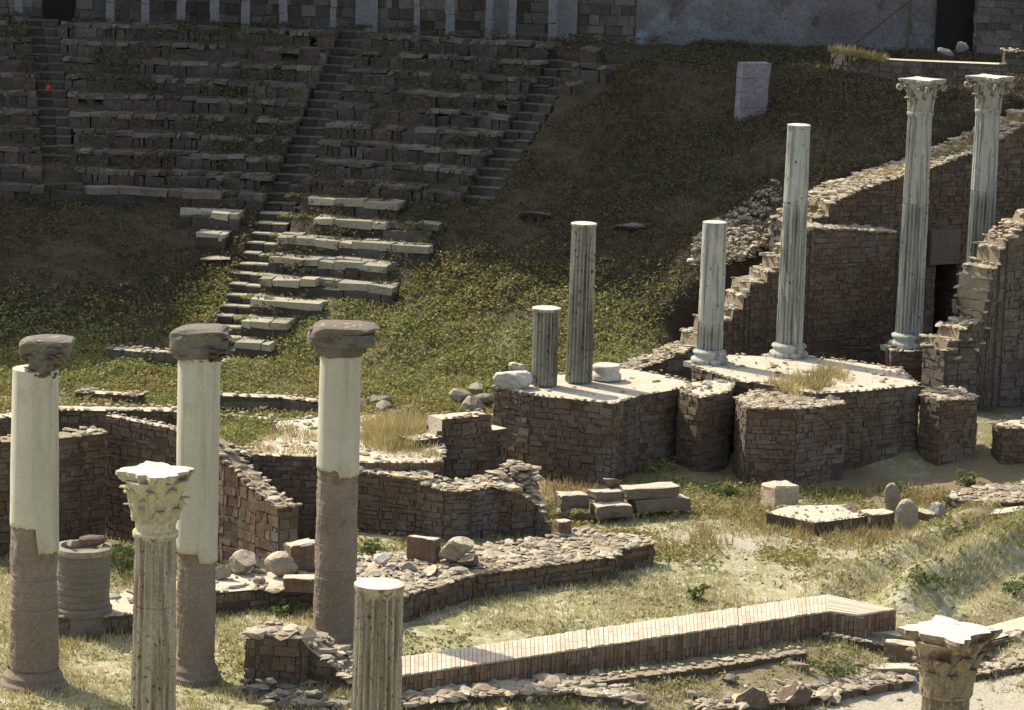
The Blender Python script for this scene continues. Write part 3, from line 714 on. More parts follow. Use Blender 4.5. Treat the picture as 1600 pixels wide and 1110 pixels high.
def corinthian(parent, c, H, r, w, rot, mat, top='white_top', erode=.02, leafscale=1.0, plainbase=0.0, volute=True, conc=.11, flare=.42):
    mb = MB(); bell = lambda t: r*(.98+.08*t+flare*max(0, t-.25)**1.5)
    prof_ = [(r*1.08, 0), (r*1.12, H*.025), (r*1.08, H*.05), (r*.99, H*.06)]+[(bell(t), H*(.06+.80*t)) for t in np.linspace(.02, 1, 12)]
    lathe(mb, c, prof_, 40, 0, .04)
    cap = mb.build('capital', mat, parent, origin=c)
    # abacus: concave sides
    def outline(s):
        pts = []
        for k in range(4):
            a = rot+k*PI/2; cn = Vector((math.cos(a), math.sin(a), 0))*w*s; nxt = Vector((math.cos(a+PI/2), math.sin(a+PI/2), 0))*w*s
            d = (nxt-cn).normalized(); cham = w*.09
            p0 = cn+d*cham; p1 = nxt-d*cham; inn = -(cn+nxt).normalized()
            for t in np.linspace(0, 1, 9): pts.append(p0.lerp(p1, t)+inn*(w*conc*math.sin(PI*t)*s + .012*random.random()))
        return pts
    ab = MB(); lv = [(.86, .84), (.93, .88), (.97, .93), (1.0, .94), (1.0, 1.0)]
    n = 0; vs = []
    ero = [1-erode*2.2*random.random() for _ in range(36)]
    for s, z in lv:
        q = outline(s); n = len(q); vs += [c+p*ero[i]+Vector((0, 0, z*H)) for i, p in enumerate(q)]
    ab.add(vs, [(i*n+k, i*n+(k+1) % n, (i+1)*n+(k+1) % n, (i+1)*n+k) for i in range(len(lv)-1) for k in range(n)], 0)
    cc = c+Vector((0, 0, H*1.004)); tp = vs[-n:]
    ab.add(tp+[cc], [(k, (k+1) % n, n) for k in range(n)], 1)
    ab.build('abacus', [mat, top], cap)
    # acanthus leaves in two tiers
    for tier, (h0, h1_, off, out, wd) in enumerate(((plainbase, .50, 0, .34, .35), (plainbase+.06, .80, PI/8, .42, .33))):
        for k in range(8):
            a = rot+off+k*PI/4; lm = MB(); nu, nv = 7, 11; vs = []
            hh = h1_*random.uniform(1-erode*2, 1.0)
            for face_ in (0, 1):
                for j in range(nv):
                    v = j/(nv-1)
                    t = h0+(hh-h0)*min(1, math.sin(min(v, .92)*PI*.5/.86))-(max(0, v-.82)*.5*(hh-h0))
                    rad = bell(max(0, (t-.06)/.8))+.10*r+r*out*leafscale*max(0, v-.40)**1.6*2.0-(.10*r if face_ else 0)
                    ww = r*wd*leafscale*(1-.75*max(0, v-.62)/.38)*(1+.16*math.sin(v*17+k))
                    for i in range(nu):
                        u = -1+2*i/(nu-1)
                        rr = rad+r*(.05*(1-abs(u))-.05*abs(u)+.035*math.cos(u*9.4)) + erode*r*1.4*mn.noise(Vector((k*3+u*1.5, v*4, tier*7)))
                        an = a+u*ww/rad
                        vs.append((c.x+math.cos(an)*rr, c.y+math.sin(an)*rr, c.z+t*H))
            q = nu*nv
            F = lambda b: [(b+j*nu+i, b+j*nu+i+1, b+(j+1)*nu+i+1, b+(j+1)*nu+i) for j in range(nv-1) for i in range(nu-1)]
            fs = F(0)+[f[::-1] for f in F(q)]
            for j in range(nv-1):
                fs += [(j*nu, (j+1)*nu, q+(j+1)*nu, q+j*nu), (j*nu+nu-1, q+j*nu+nu-1, q+(j+1)*nu+nu-1, (j+1)*nu+nu-1)]
            fs += [((nv-1)*nu+i, (nv-1)*nu+i+1, q+(nv-1)*nu+i+1, q+(nv-1)*nu+i) for i in range(nu-1)]
            lm.add(vs, fs, 0, True); lm.build('acanthus_leaf', mat, cap)
    if volute:
        for k in range(4):
            a = rot+k*PI/2; dr = Vector((math.cos(a), math.sin(a), 0)); tn = Vector((-dr.y, dr.x, 0)); vm = MB(); path = []
            for t in np.linspace(0, 1, 8):
                path.append((c+dr*(r*1.0+(w*.86-r)*t**1.6)+Vector((0, 0, H*(.48+.34*t**.7))), r*.13))
            ctr = c+dr*(w*.80)+Vector((0, 0, H*.73))
            for t in np.linspace(0, 1, 14):
                an = PI/2-t*PI*2.2; rr = H*.10*(1-.75*t); path.append((ctr+dr*math.cos(an)*rr+Vector((0, 0, math.sin(an)*rr)), r*(.13-.05*t)))
            ring = 6; vs = []
            for i, (p, rad) in enumerate(path):
                q0 = path[max(0, i-1)][0]; q1 = path[min(len(path)-1, i+1)][0]; d = (q1-q0).normalized(); nn = tn.cross(d).normalized()
                for s in range(ring): vs.append(p+tn*math.cos(s*PI/3)*rad*1.25+nn*math.sin(s*PI/3)*rad)
            vm.add(vs, [(i*ring+s, i*ring+(s+1) % ring, (i+1)*ring+(s+1) % ring, (i+1)*ring+s) for i in range(len(path)-1) for s in range(ring)]+[tuple(range(ring))[::-1], tuple(range(len(vs)-ring, len(vs)))], 0, True)
            vm.build('volute', mat, cap)
    return cap
def topz(px, py, c):
    return D(px, py, c.y).z
def ppm(c): return FPX/(Vector((c.x, c.y, c.z-CAMZ)).length)

random.seed(91)
zp = 1.80
# A short fluted stump
c = G(850, 601, 1.76); s = ppm(c); t = empty('fluted_column', c); tag(t, 'shortest fluted marble column stump on the left stage block', 'column', 'ruined stage columns')
shaft(t, c, topz(848, 481, c)-c.z, 20.5/s, 20.5/s, 20, lambda t, a: .30, 'marble_dark', collar=(.05, 1.10), rot=.1)
# B taller fluted
c = G(904, 596, 1.76); s = ppm(c); t = empty('fluted_column', c); tag(t, 'tall dark fluted column without capital next to the short stump', 'column', 'ruined stage columns')
shaft(t, c, topz(908, 349, c)-c.z, 21.5/s, 19/s, 20, lambda t, a: .30, 'marble_dark', collar=(.02, 1.08), rot=.05, rings=90)
# C base only
c = G(947, 592, 1.76); s = ppm(c); t = empty('column_base_stub', c); tag(t, 'lone round column base drum beside the tall dark fluted column', 'column base', 'ruined stage columns')
mb = MB(); r = 20/s; lathe(mb, c, [(r*1.15, 0), (r*1.2, .06), (r*1.15, .12), (r*1.0, .14), (r*.98, .19), (r*1.04, .2), (r*1.12, .24), (r*1.12, .29), (r*1.02, .31)], 40, 0, .03); mb.build('drum', ['white_top'], t)
# D
c = G(1108, 566, zp); s = ppm(c); t = empty('smooth_column', c); tag(t, 'shorter pale column with moulded base on the paved block, fluted only near the foot', 'column', 'ruined stage columns')
attic(t, c, 20/s, .30); shaft(t, c+Vector((0, 0, .29)), topz(1110, 347, c)-c.z-.29, 20.5/s, 19/s, 20, lambda t, a:   .30*float(1-ss(.10, .26, t))+.015, 'marble', rot=.2, rings=70)
# E
c = G(1232, 556, zp); s = ppm(c); t = empty('smooth_column', c); tag(t, 'taller pale column on the paved block, jointed above the middle, no capital', 'column', 'ruined stage columns')
attic(t, c, 20.5/s, .30); shaft(t, c+Vector((0, 0, .29)), topz(1239, 195, c)-c.z-.29, 21/s, 17.5/s, 20, lambda t, a: (.28*(1-float(ss(.55, .68, t)))*(1 if mn.noise(Vector((a*2, t*5, 3))) > -.15 else .15)+.01), 'marble', joints=(.64,), rot=.2, rings=90, collar=(.02, 1.04))
# F, G with capitals
def full(px, py, z, pt_top, labels, joint, wl, rot, depfn):
    c = G(px, py, z); s = ppm(c); t = empty('capital_column', c); tag(t, labels, 'column', 'ruined stage columns')
    attic(t, c, 20.5/s, .32)
    zt_ = topz(pt_top[0], pt_top[1], c); H = zt_-c.z; ch = 50/s*1.02
    shaft(t, c+Vector((0, 0, .31)), H-.31-ch, 21.5/s, 18.5/s, 20, depfn, 'marble', joints=(joint,), rot=rot, rings=90, collar=(.012, 1.10))
    corinthian(t, c+Vector((0, 0, H-ch)), ch, 17.5/s, 42/s, .12, 'marble_dark', erode=.06)
    return t
full(1419, 541, zp, (1431, 123), 'tall column with leafy capital, left one of the two, grey strip down its upper half', .585, 42, .1, lambda t, a: .30*(1-float(ss(.56, .60, t))) + (.10 if (a % (2*PI)) < 4.9 or (a % (2*PI)) > 5.6 else .01)*float(ss(.56, .6, t)))
full(1524, 527, zp, (1541, 119), 'tall column with leafy capital, right one of the two, rising behind the rubble wall', .62, 40, .25, lambda t, a: .30*(1-float(ss(.58, .63, t)))+.05*float(ss(.58, .63, t)))

# near fluted columns (their feet are below the picture)
c0 = D(593, 912, 41.0); s = FPX/41.2
c = Vector((c0.x-.10, 41.0, -.5)); t = empty('fluted_column', c); tag(t, 'near fluted column stump with a flat white top before the brick wall', 'column', 'near fluted columns')
H = c0.z-c.z
c = Vector((c0.x, 41.0, -.5))
shaft(t, c, H, 43/s, 39/s, 20, lambda t, a: .28*(1-float(ss(.965, .985, t))), 'marble_near', rot=.08, rings=150, collar=(.012, 1.05), wear=.03)
c0 = D(243, 834, 45.0); s = FPX/45.6
c = Vector((c0.x, 45.0, -.5)); t = empty('capital_column', c); tag(t, 'near cracked fluted column with a battered cream capital in front of the plaster columns', 'column', 'near fluted columns')
H = c0.z-c.z
shaft(t, c, H, 39/s, 33/s, 18, lambda t, a: .26*(.6+.4*mn.noise(Vector((a, t*6, 1)))), 'marble_near', 'white_top', joints=(.795,), rot=.1, rings=150, collar=(.012, 1.10), wear=.035)
corinthian(t, c+Vector((0, 0, H)), 103/s, 33/s, 82/s, .28, 'cap_cream', erode=.12, leafscale=.85, plainbase=.22, flare=.75, volute=False, conc=.05)
mb = MB(); lathe(mb, c+Vector((0, 0, H)), [(30/s, 0), (31/s, .06), (31.5/s, .22), (34/s, .235), (35/s, .26), (34/s, .285), (32/s, .30)], 40, 0, .02); mb.build('necking', 'cap_cream', t)
c0 = D(1478, 1086, 34.0); s = FPX/34.6
c = Vector((c0.x, 34.0, 2.0)); t = empty('capital_column', c); tag(t, 'near column top with a big brown stained leafy capital at lower right', 'column', 'near fluted columns')
H = c0.z-c.z
shaft(t, c, H, 46/s, 38/s, 20, lambda t, a: .12, 'cap_brown', rot=.1, rings=60, wear=.03)
corinthian(t, c+Vector((0, 0, H)), 108/s, 37/s, 101/s, .06, 'cap_brown', erode=.10, leafscale=1.1, flare=.85, volute=False)

# plastered brick columns
def brickcol(px, py, toppx, toppy, wt, wb, zpl, label, seed, head):
    random.seed(seed); c = G(px, py, 0); s = ppm(c); c = Vector((c.x, c.y, 0)); zt_ = topz(toppx, toppy, c); rt, rb = wt*.95/2/s, wb/2/s
    t = empty('plastered_column', c); tag(t, label, 'column', 'plastered brick columns')
    # brick core: coursed
    mb = MB(); seg = 64; z = -.05; vs = []; zs = []
    def R(z): return rb+(rt-rb)*min(1, max(0, z/zt_))
    off = Vector((seed*3.1, 0, 0))
    def mass(z):
        return .02*mn.noise(Vector((z*.9, seed, 0)))
    zz = -.05; rows = []
    while zz < zt_-.02:
        ch = random.choice((.06, .065, .07)); j = random.uniform(-.003, .003)+(-.012 if random.random() < .05 else 0); shift = random.random()
        rows.append((zz+.003, -.002, j, shift)); rows.append((zz+.010, 0, j, shift)); rows.append((zz+ch-.010, 0, j, shift)); rows.append((zz+ch-.003, -.002, j, shift)); zz += ch
    for (z, d, j, sh) in rows:
        for k in range(seg):
            a = 2*PI*k/seg; bj = .004*(_h(int((k/seg+sh)*18), int(z*16)+seed)-.5)
            er = -.05*max(0, mn.noise(Vector((math.cos(a)*1.6, math.sin(a)*1.6, z*1.3))+off)-.2)
            r = R(z)-.012+d+j+bj+er+.022*mn.noise(Vector((math.cos(a)*2.5, math.sin(a)*2.5, z*2.2))+off)+.01*mn.noise(Vector((math.cos(a)*7, math.sin(a)*7, z*9))+off)
            vs.append((c.x+math.cos(a)*r, c.y+math.sin(a)*r, z))
    n = len(rows)
    mb.add(vs, [(i*seg+k, i*seg+(k+1) % seg, (i+1)*seg+(k+1) % seg, (i+1)*seg+k) for i in range(n-1) for k in range(seg)], 0, False)
    mb.add(vs[-seg:], [tuple(range(seg))], 0)
    mb.build('brick_core', 'brick', t)
    # plaster coat with a broken lower edge
    mp = MB(); seg = 96; nz = 60; vs = []
    zb = []
    for k in range(seg):
        a = 2*PI*k/seg; zb.append(zpl(a)+.04*mn.noise(Vector((math.cos(a)*4, math.sin(a)*4, seed)))+.03*mn.noise(Vector((math.cos(a)*13, math.sin(a)*13, seed))))
    for i in range(nz+1):
        for k in range(seg):
            a = 2*PI*k/seg; z = zb[k]+(zt_-zb[k])*i/nz
            r = R(z)+.012+.008*mn.noise(Vector((math.cos(a)*1.5, math.sin(a)*1.5, z*1.1))+off)
            if i == 0: r -= .05
            vs.append((c.x+math.cos(a)*r, c.y+math.sin(a)*r, z if i != 1 else zb[k]+.004))
    mp.add(vs, [(i*seg+k, i*seg+(k+1) % seg, (i+1)*seg+(k+1) % seg, (i+1)*seg+k) for i in range(nz) for k in range(seg)], 0, True)
    mp.add(vs[-seg:], [tuple(range(seg))], 0)
    mp.build('plaster_coat', 'plaster', t)
    # broken brick head
    hd = MB()
    for (z0, z1, x0, x1, y0, y1, jj) in head:
        xc = (x1-x0)/2; hx = (x1+x0)/2*1.1; yc = (y1-y0)/2; hy = (y1+y0)/2*1.1; hz = (z1-z0)*.72
        p, f = rockpts(3, (1, 1, 1), cuts=5, rough=.14+jj, rot=random.uniform(-.2, .2))
        p = np.sign(p)*np.abs(p)**.5; p = p*np.array([hx, hy, hz])*np.array([1.12, 1.12, 1.1])
        hd.add([tuple(q) for q in p+np.array([c.x+xc, c.y+yc, zt_+(z0+z1)/2])], f, 0)
        for q in range(44):
            d = rng.normal(size=3); d[1] = -abs(d[1]) if random.random() < .75 else d[1]; d /= np.linalg.norm(d); d = np.sign(d)*np.abs(d)**.66
            r = random.uniform(.03, .085)
            add_rock(hd, (c.x+xc+d[0]*hx*1.0, c.y+yc+d[1]*hy*1.0, zt_+(z0+z1)/2+d[2]*hz*1.0), (r*1.7, r*1.2, r*.5), 1, rough=.2, cuts=5, mi=1 if d[2] > .75 else 0)  # uppermost stones paler: sunlit top put into their colour
    hd.build('broken_head', ['masonry_grey', 'rubble'], t)
    # spreading foot
    ft = MB(); lathe(ft, Vector((c.x, c.y, 0)), [(rb*1.36, -.3), (rb*1.34, .0), (rb*1.30, .08), (rb*1.16, .12), (rb*1.14, .2), (rb*1.02, .26), (rb*.98, .3)], 40, 0, .06, False, False); ft.build('brick_foot', 'brick', t)
    return c
fr = -PI/2     # towards the camera
def zstep(lowright, highleft, edge):
    def f(a):
        x = math.cos(a); return lowright+(highleft-lowright)*float(1-ss(edge-.06, edge+.06, x))
    return f
px_m = 98.0
brickcol(52, 1072, 57, 576, 70, 79, zstep(2.25, 2.66, .25), 'leftmost plastered brick column with a chipped overhanging brick head', 1,
         [(-.05, .30, .10, .34, .3, .28, .03), (.24, .46, .16, .55, .34, .3, .05)])
brickcol(304, 1062, 302, 552, 66, 62, zstep(2.0, 2.16, .2), 'middle plastered brick column behind the battered capital, lumpy brick head', 2,
         [(-.05, .16, .33, .36, .33, .33, .03), (.08, .36, .38, .46, .38, .36, .08)])
brickcol(522, 1006, 532, 546, 63, 70, zstep(2.95, 3.05, .1), 'rightmost plastered brick column with a wide flat brick head', 3,
         [(-.05, .20, .33, .36, .33, .33, .03), (.12, .30, .46, .50, .42, .4, .06), (.24, .40, .44, .52, .4, .38, .05)])

# ------------------------------------------------------------------ round brick pedestal with ivy, mass of broken wall
random.seed(95)
c = G(128, 985, 0); s = ppm(c); t = empty('round_pedestal', c); tag(t, 'round brick well-like pedestal with a pale rim beside the leftmost plaster column', 'pedestal')
mb = MB(); r = 42/s
pr = [(r*1.14, -.1), (r*1.14, .12), (r*1.08, .14), (r*1.05, .3), (r*1.1, .33), (r*1.1, .42), (r*1.0, .46)]
z = .46
while z < 1.36: q = random.uniform(.985, 1.01); pr += [(r*.975, z+.006), (r*q, z+.016), (r*q, z+.10)]; z += .115
lathe(mb, c, pr, 48, 0, .05, True, False); mb.build('brick_drum', 'brick', t)
mb = MB(); lathe(mb, c, [(r*.70, 1.30), (r*.98, 1.36), (r*1.08, 1.37), (r*1.1, 1.42), (r*1.08, 1.47), (r*.80, 1.49), (r*.72, 1.42), (r*.7, 1.2)], 48, 0, .04, True, False); mb.build('rim', 'sandstone_block', t)
mb = MB(); add_rock(mb, c+Vector((.12, .1, 1.58)), (.32, .22, .16), 2); o = mb.build('loose_stone', 'masonry'); tag(o, 'brown broken chunk lying on the round brick pedestal', 'stone', 'loose stones')
mb = MB(); add_rock(mb, c+Vector((-.15, -.28, 1.56)), (.15, .12, .08), 2); o = mb.build('loose_stone', 'sandstone_block'); tag(o, 'small pale chip on the front rim of the round brick pedestal', 'stone', 'loose stones')

mb = MB()
def frag(pts, zt_, zb, th, seed, **kw): return masonry(pts=None)
f, zt2 = wallfoot([G(384, 1000, .75), G(400, 992, .85), G(470, 996, .85), G(482, 1012, .65), G(520, 1040, .4), G(548, 1065, .2)], .8)
masonry('broken_wall', 'broken brown masonry lump in front of the third plaster column', 'broken wall', f, zt2, -.5, 'masonry', 'pale_top', .16, .26, rub=26, rubsize=(.06, .14), seed=96, miss=.12)
for k in range(48):
    p = G(random.uniform(372, 545), random.uniform(1040, 1105), .1); r = random.uniform(.07, .2); mb = MB()
    add_rock(mb, (p.x, p.y, h1(p.x, p.y)+random.uniform(.0, .16)), (r*1.4, r, r*.7), 2, topmi=1)
    tag(mb.build('heap_stone', ['masonry_grey', 'sandstone_block']), 'small broken stone in the heap at the foot of the broken masonry lump', 'stone', 'stones heaped at the broken masonry lump')

# ------------------------------------------------------------------ loose stones
def rock(label, px, py, z, size, mat='sandstone_block', sub=3, rot=None, cuts=6, name='loose_stone', cat='stone', sink=.2):
    c = G(px, py, z) if z is not None else T(px, py, 40); mb = MB(); add_rock(mb, c+Vector((0, 0, size[2]*(1-sink))), size, sub, cuts=cuts+4 if cuts > 3 else cuts, rough=.12, rot=rot, topmi=1)
    o = mb.build(name, [mat, 'rubble' if mat not in ('white_top', 'rubble') else mat]); return tag(o, label, cat, 'loose stones')
def slab(label, px, py, z, half, rot, mat='sandstone_block', name='stone_block', j=.02, cat='stone block', tilt=0):
    c = G(px, py, z) if z is not None else T(px, py, 40)-Vector((0, 0, .03))
    import bmesh
    bm = bmesh.new(); bmesh.ops.create_cube(bm, size=2)
    for v in bm.verts: v.co = Vector((v.co.x*half[0]*random.uniform(.94, 1.04), v.co.y*half[1]*random.uniform(.94, 1.04), v.co.z*half[2]))
    bmesh.ops.subdivide_edges(bm, edges=bm.edges[:], cuts=3, use_grid_fill=True)
    bmesh.ops.bevel(bm, geom=[e for e in bm.edges if e.calc_face_angle(0) > .5], offset=min(half)*.14, segments=1, affect='EDGES')
    for v in bm.verts:
        v.co += Vector((random.gauss(0, j*.4), random.gauss(0, j*.4), random.gauss(0, j*.35))) + Vector((mn.noise(v.co*3+Vector((px, 0, 0))), mn.noise(v.co*3+Vector((0, py, 0))), mn.noise(v.co*2.5+Vector((0, 0, px)))))*j*1.6
    bm.transform(Matrix.Rotation(rot, 4, 'Z') @ Matrix.Rotation(tilt, 4, 'Y'))
    mb = MB(); bm.verts.ensure_lookup_table(); bm.verts.index_update()
    mb.add([c+v.co+Vector((0, 0, half[2])) for v in bm.verts], [tuple(v.index for v in f.verts) for f in bm.faces]); bm.normal_update(); mb.m = [1 if f.normal.z > .75 else 0 for f in bm.faces]; bm.free()  # paler material on upward faces, sunlit top put into the colour
    o = mb.build(name, [mat, 'pale_top' if mat != 'white_top' else mat]); tag(o, label, cat, 'stone blocks and slabs'); return o
random.seed(120)
AD = .56          # main building direction (radians)
rock('pale round boulder at the foot of the middle plaster column', 346, 908, .35, (.18, .18, .2))
rock('large flat grey boulder leaning behind the battered capital column', 382, 900, .35, (.36, .3, .26))
rock('smooth round topped block left of the third plaster column', 440, 898, .4, (.33, .26, .24), cuts=3)
slab('squared pale block standing behind the round topped block', 470, 890, .4, (.28, .2, .25), AD, 'masonry')
slab('long thin block lying against the third plaster column', 472, 922, .4, (.33, .16, .12), .1, 'masonry')
rock('small tan stone between the boulders and the long thin block', 402, 914, .4, (.16, .12, .1))
rock('flat tan stone in front of the boulders', 430, 926, .35, (.3, .2, .08))
slab('upright slab leaning among the stones right of the third plaster column', 662, 876, .45, (.30, .10, .22), -.5, 'masonry')
rock('largest tan boulder on the foundation platform', 708, 880, .45, (.34, .28, .28), 'sandstone_block')
rock('tan boulder perched on top of the largest platform boulder', 728, 862, .75, (.24, .18, .16), 'sandstone_block')
rock('dark stone below the tan boulders on the platform edge', 735, 890, .4, (.3, .2, .17), 'masonry')
rock('stone slab half buried left of the tan boulders', 676, 902, .38, (.3, .2, .12), 'masonry')
rock('white stone among weeds right of the third plaster column', 600, 882, .5, (.2, .16, .12), 'white_top')
rock('pale flat stone on the platform edge beside the white stone', 640, 890, .45, (.18, .14, .08))
slab('small upright block at the end of the collapsed wall', 877, 838, .4, (.14, .14, .16), AD, 'masonry')
# stone kerb steps
slab('upper long step stone in front of the left stage block', 1012, 776, .38, (.62, .2, .11), AD*.75, 'masonry_grey')
slab('upper step stone left of the tilted slab', 945, 783, .32, (.32, .2, .11), AD*.75, 'masonry_grey')
slab('end block of the stone steps nearest the collapsed wall', 893, 793, .22, (.30, .22, .14), AD*.6, 'masonry_grey')
slab('lower long step stone on the lawn side', 1030, 797, .1, (.62, .2, .13), AD*.75, 'masonry_grey')
slab('lower step stone left of the long lower one', 955, 806, .1, (.38, .2, .12), AD*.75, 'masonry_grey')
rock('tilted pointed slab resting on the upper steps', 958, 765, .5, (.28, .14, .16), 'masonry')
rock('small round stone beside the end block of the steps', 884, 808, .05, (.2, .16, .12))
rock('dark low stone left of the lower steps', 910, 812, .05, (.25, .16, .12), 'masonry')
# right side of the lawn
c = G(1218, 790, 0); slab('squat grey pedestal stone standing on the lawn edge', 1218, 792, 0, (.31, .29, .24), .5, 'rubble', name='pedestal_stone', cat='pedestal')
blk('stone_platform', 'low stone platform with a reddish gravel top beside the pedestal stone', [(1198, 800), (1275, 816), (1352, 806), (1320, 787), (1230, 789)], .28, -.1, rub=9, rubsize=(.02, .05), seed=130, cat='platform', course=.36, blen=.8)
slab('flat block joining the low platform and the leaning round stone', 1368, 820, .05, (.30, .22, .14), AD, 'masonry')
rock('leaning round ended stone nearest the big stage block', 1392, 800, .1, (.19, .2, .34), cuts=3)
rock('arched stone standing in front of the leaning one', 1416, 826, .05, (.24, .16, .33), cuts=3, rot=.2)
rock('dark stone between the arched stone and the curved kerb', 1442, 818, .05, (.25, .2, .2), 'masonry')
rock('round grey stone right of the arched stone', 1462, 812, .1, (.2, .18, .2), 'pillar', cuts=3)
rock('brown stone lying low beside the arched stone', 1455, 830, .0, (.28, .16, .1), 'masonry')
# curved kerb
mb = MB(); cp = [G(1480, 822, .12), G(1500, 815, .16), G(1545, 803, .22), (G(1600, 796, .25)), G(1660, 790, .25)]
f, z_ = wallfoot(cp, .35); o = masonry('curved_kerb', 'pale curved kerb stone running to the right edge', 'kerb', f, z_, -.1, 'sandstone_block', 'pale_top', .3, .9, seed=131, erode=.02)
blk('paved_floor', 'low rubble paved floor at the right edge under the stage blocks', [(1478, 775), (1520, 786), (1570, 785), (1660, 782), (1660, 752), (1530, 760)], .3, -.1, rub=30, rubsize=(.05, .11), seed=132, cat='pavement')
# steps/stones near the left block top
rock('large white boulder on the left corner of the left stage block', 801, 607, 1.72, (.44, .32, .24), 'white_top', cuts=3)
rock('stone at the back of the white boulder', 808, 588, 1.75, (.26, .2, .14))
rock('grey stone left of the white boulder', 812, 578, 1.9, (.3, .16, .1), 'seat_pale')
for k, (px, py, r, lab) in enumerate(((588, 632, .3, 'flat stone at the slope foot right of the third plaster column'), (600, 645, .28, 'pale split stone right of the third plaster column at the slope foot'), (570, 640, .24, 'dark stone half hidden by the third plaster column'), (612, 650, .2, 'small stone at the edge of the yellow grass'))):
    p = T(px, py); mb = MB(); add_rock(mb, (p.x, p.y, p.z+r*.35), (r*1.3, r, r*.6), 2); o = mb.build('loose_stone', 'sandstone_block' if k != 2 else 'masonry'); tag(o, lab, 'stone', 'loose stones')
for k, (px, py, r, lab) in enumerate(((718, 634, .3, 'stone lying on the slope just left of the stage block'), (745, 622, .26, 'upper stone on the slope left of the stage block'), (735, 648, .32, 'lowest stone on the slope left of the stage block'), (760, 636, .24, 'stone touching the left corner of the stage block'))):
    p = T(px, py, 69); mb = MB(); add_rock(mb, (p.x, p.y, p.z+r*.6), (r*1.4, r, r*.7), 2); o = mb.build('loose_stone', 'sandstone_block'); tag(o, lab, 'stone', 'loose stones')
for px, py, w, lab in ((838, 342, .5, 'flat slab on the dark slope right of the seat rows'), (985, 358, .55, 'flat slab on the dark slope behind the tall fluted column'), (335, 408, .42, 'tilted pale slab left of the long stairway')):
    p = T(px, py); mb = MB(); add_rock(mb, (p.x, p.y, p.z+.06), (w, .28, .09), 2, rot=-.1, cuts=4); o = mb.build('stone_slab', 'seat_pale' if px == 335 else 'coping'); tag(o, lab, 'slab', 'stone blocks and slabs')
for px, py, w, lab in ((1500, 74, .26, 'round boulder below the dark doorway recess'), (1478, 82, .3, 'flat boulder left of the dark doorway recess foot')):
    p = D(px, py, 90.5); mb = MB(); add_rock(mb, (p.x, p.y, p.z), (w, .2, w*.6), 2); o = mb.build('loose_stone', 'pillar'); tag(o, lab, 'stone', 'loose stones')
# rubble steps at the door
for k, (px, py, w) in enumerate(((1488, 545, .34), (1510, 530, .2), (1522, 545, .2), (1500, 512, .22), (1540, 512, .2), (1495, 560, .26), (1535, 535, .18))):
    p = D(px, py, float(np.interp(px, [1478, 1500, 1530, 1540, 1552], [75.2, 75.4, 75.6, 75.7, 75.9]))+.08); mb = MB(); add_rock(mb, p, (w*.8, .2, .05), 2, cuts=4); o = mb.build('loose_stone', 'rubble'); tag(o, ['broad pale stone at the foot of the dark doorway', 'stone above and right of the broad pale doorway stone', 'small stone in the middle of the doorway rubble', 'upper stone in front of the doorway jamb', 'right upper stone of the doorway rubble', 'lowest stone of the doorway rubble', 'rightmost low stone of the doorway rubble'][k], 'stone', 'loose stones')

# ------------------------------------------------------------------ foreground trench stones
random.seed(140)
def lt(name, label, pts, th, h, **kw):                # low line of stones laid on the ground along picture points
    p3 = []
    for px, py in pts:
        p = T(px, py+4, 40); p3.append(Vector((p.x, p.y, p.z+h)))
    f, zt = wallfoot(p3, th); return masonry(name, label, kw.pop('cat', 'wall'), f, zt, min(zt)-.5, **kw)
lt('low_kerb', 'row of flat kerb stones in the shaded trench under the brick wall', [(940, 1046), (1000, 1036), (1050, 1028)], .25, .14, course=.3, blen=.7, seed=141, cat='kerb', face='masonry_grey', group='kerbs in the trench')
lt('low_kerb', 'longer kerb of pale flat stones running along the trench floor', [(860, 1086), (960, 1072), (1090, 1056), (1260, 1028)], .28, .14, course=.3, blen=.7, seed=142, cat='kerb', face='masonry_grey', rub=10, rubsize=(.04, .08), group='kerbs in the trench')
lt('low_kerb', 'short kerb at the corner of the brick wall', [(1290, 1002), (1360, 1014), (1400, 1020)], .5, .14, course=.3, blen=.7, seed=143, cat='kerb', face='masonry_grey', rub=24, rubsize=(.04, .1), group='kerbs in the trench')
lt('rubble_footing', 'band of bright rubble along the bottom edge under the trench', [(640, 1112), (720, 1098), (900, 1092), (1000, 1108)], .9, .14, rub=45, rubsize=(.07, .16), seed=144, cat='footing')
lt('rubble_footing', 'stone footing with a curved edge at the foot of the near fluted stump', [(600, 1108), (640, 1085), (664, 1079)], .5, .14, rub=3, seed=145, cat='footing')
lt('rubble_footing', 'pale rubble edging at lower right beside the sandy floor', [(1100, 1118), (1230, 1105), (1330, 1088), (1420, 1072)], .5, .14, rub=34, rubsize=(.05, .13), seed=146, cat='footing')
slab('white squared block lying among the rubble at the bottom', 950, 1098, None, (.2, .1, .09), .1, 'white_top')
slab('dark squared block left of the big brown capital', 1412, 1032, None, (.34, .2, .17), -.3, 'masonry')
slab('flat pale slab below the dark squared block', 1395, 1050, None, (.42, .2, .06), -.15, 'sandstone_block')
slab('pale slab touching the end of the brick wall', 1390, 1000, None, (.34, .2, .07), -.2, 'sandstone_block')
rock('big brown broken boulder at the bottom edge', 1240, 1106, None, (.42, .3, .28), 'masonry')
rock('split brown boulder left of the big broken one at the bottom edge', 1172, 1112, None, (.3, .24, .24), 'masonry')
rock('white boulder right of the big brown boulder', 1300, 1100, None, (.3, .2, .12), 'sandstone_block')
lw('low_wall', 'low brown brick wall behind the big brown capital at the right edge', [(1530, 1004, .12), (1600, 984, .12), (1680, 962, .12)], .6, -.6, face='brickside', seed=147, cat='low wall')
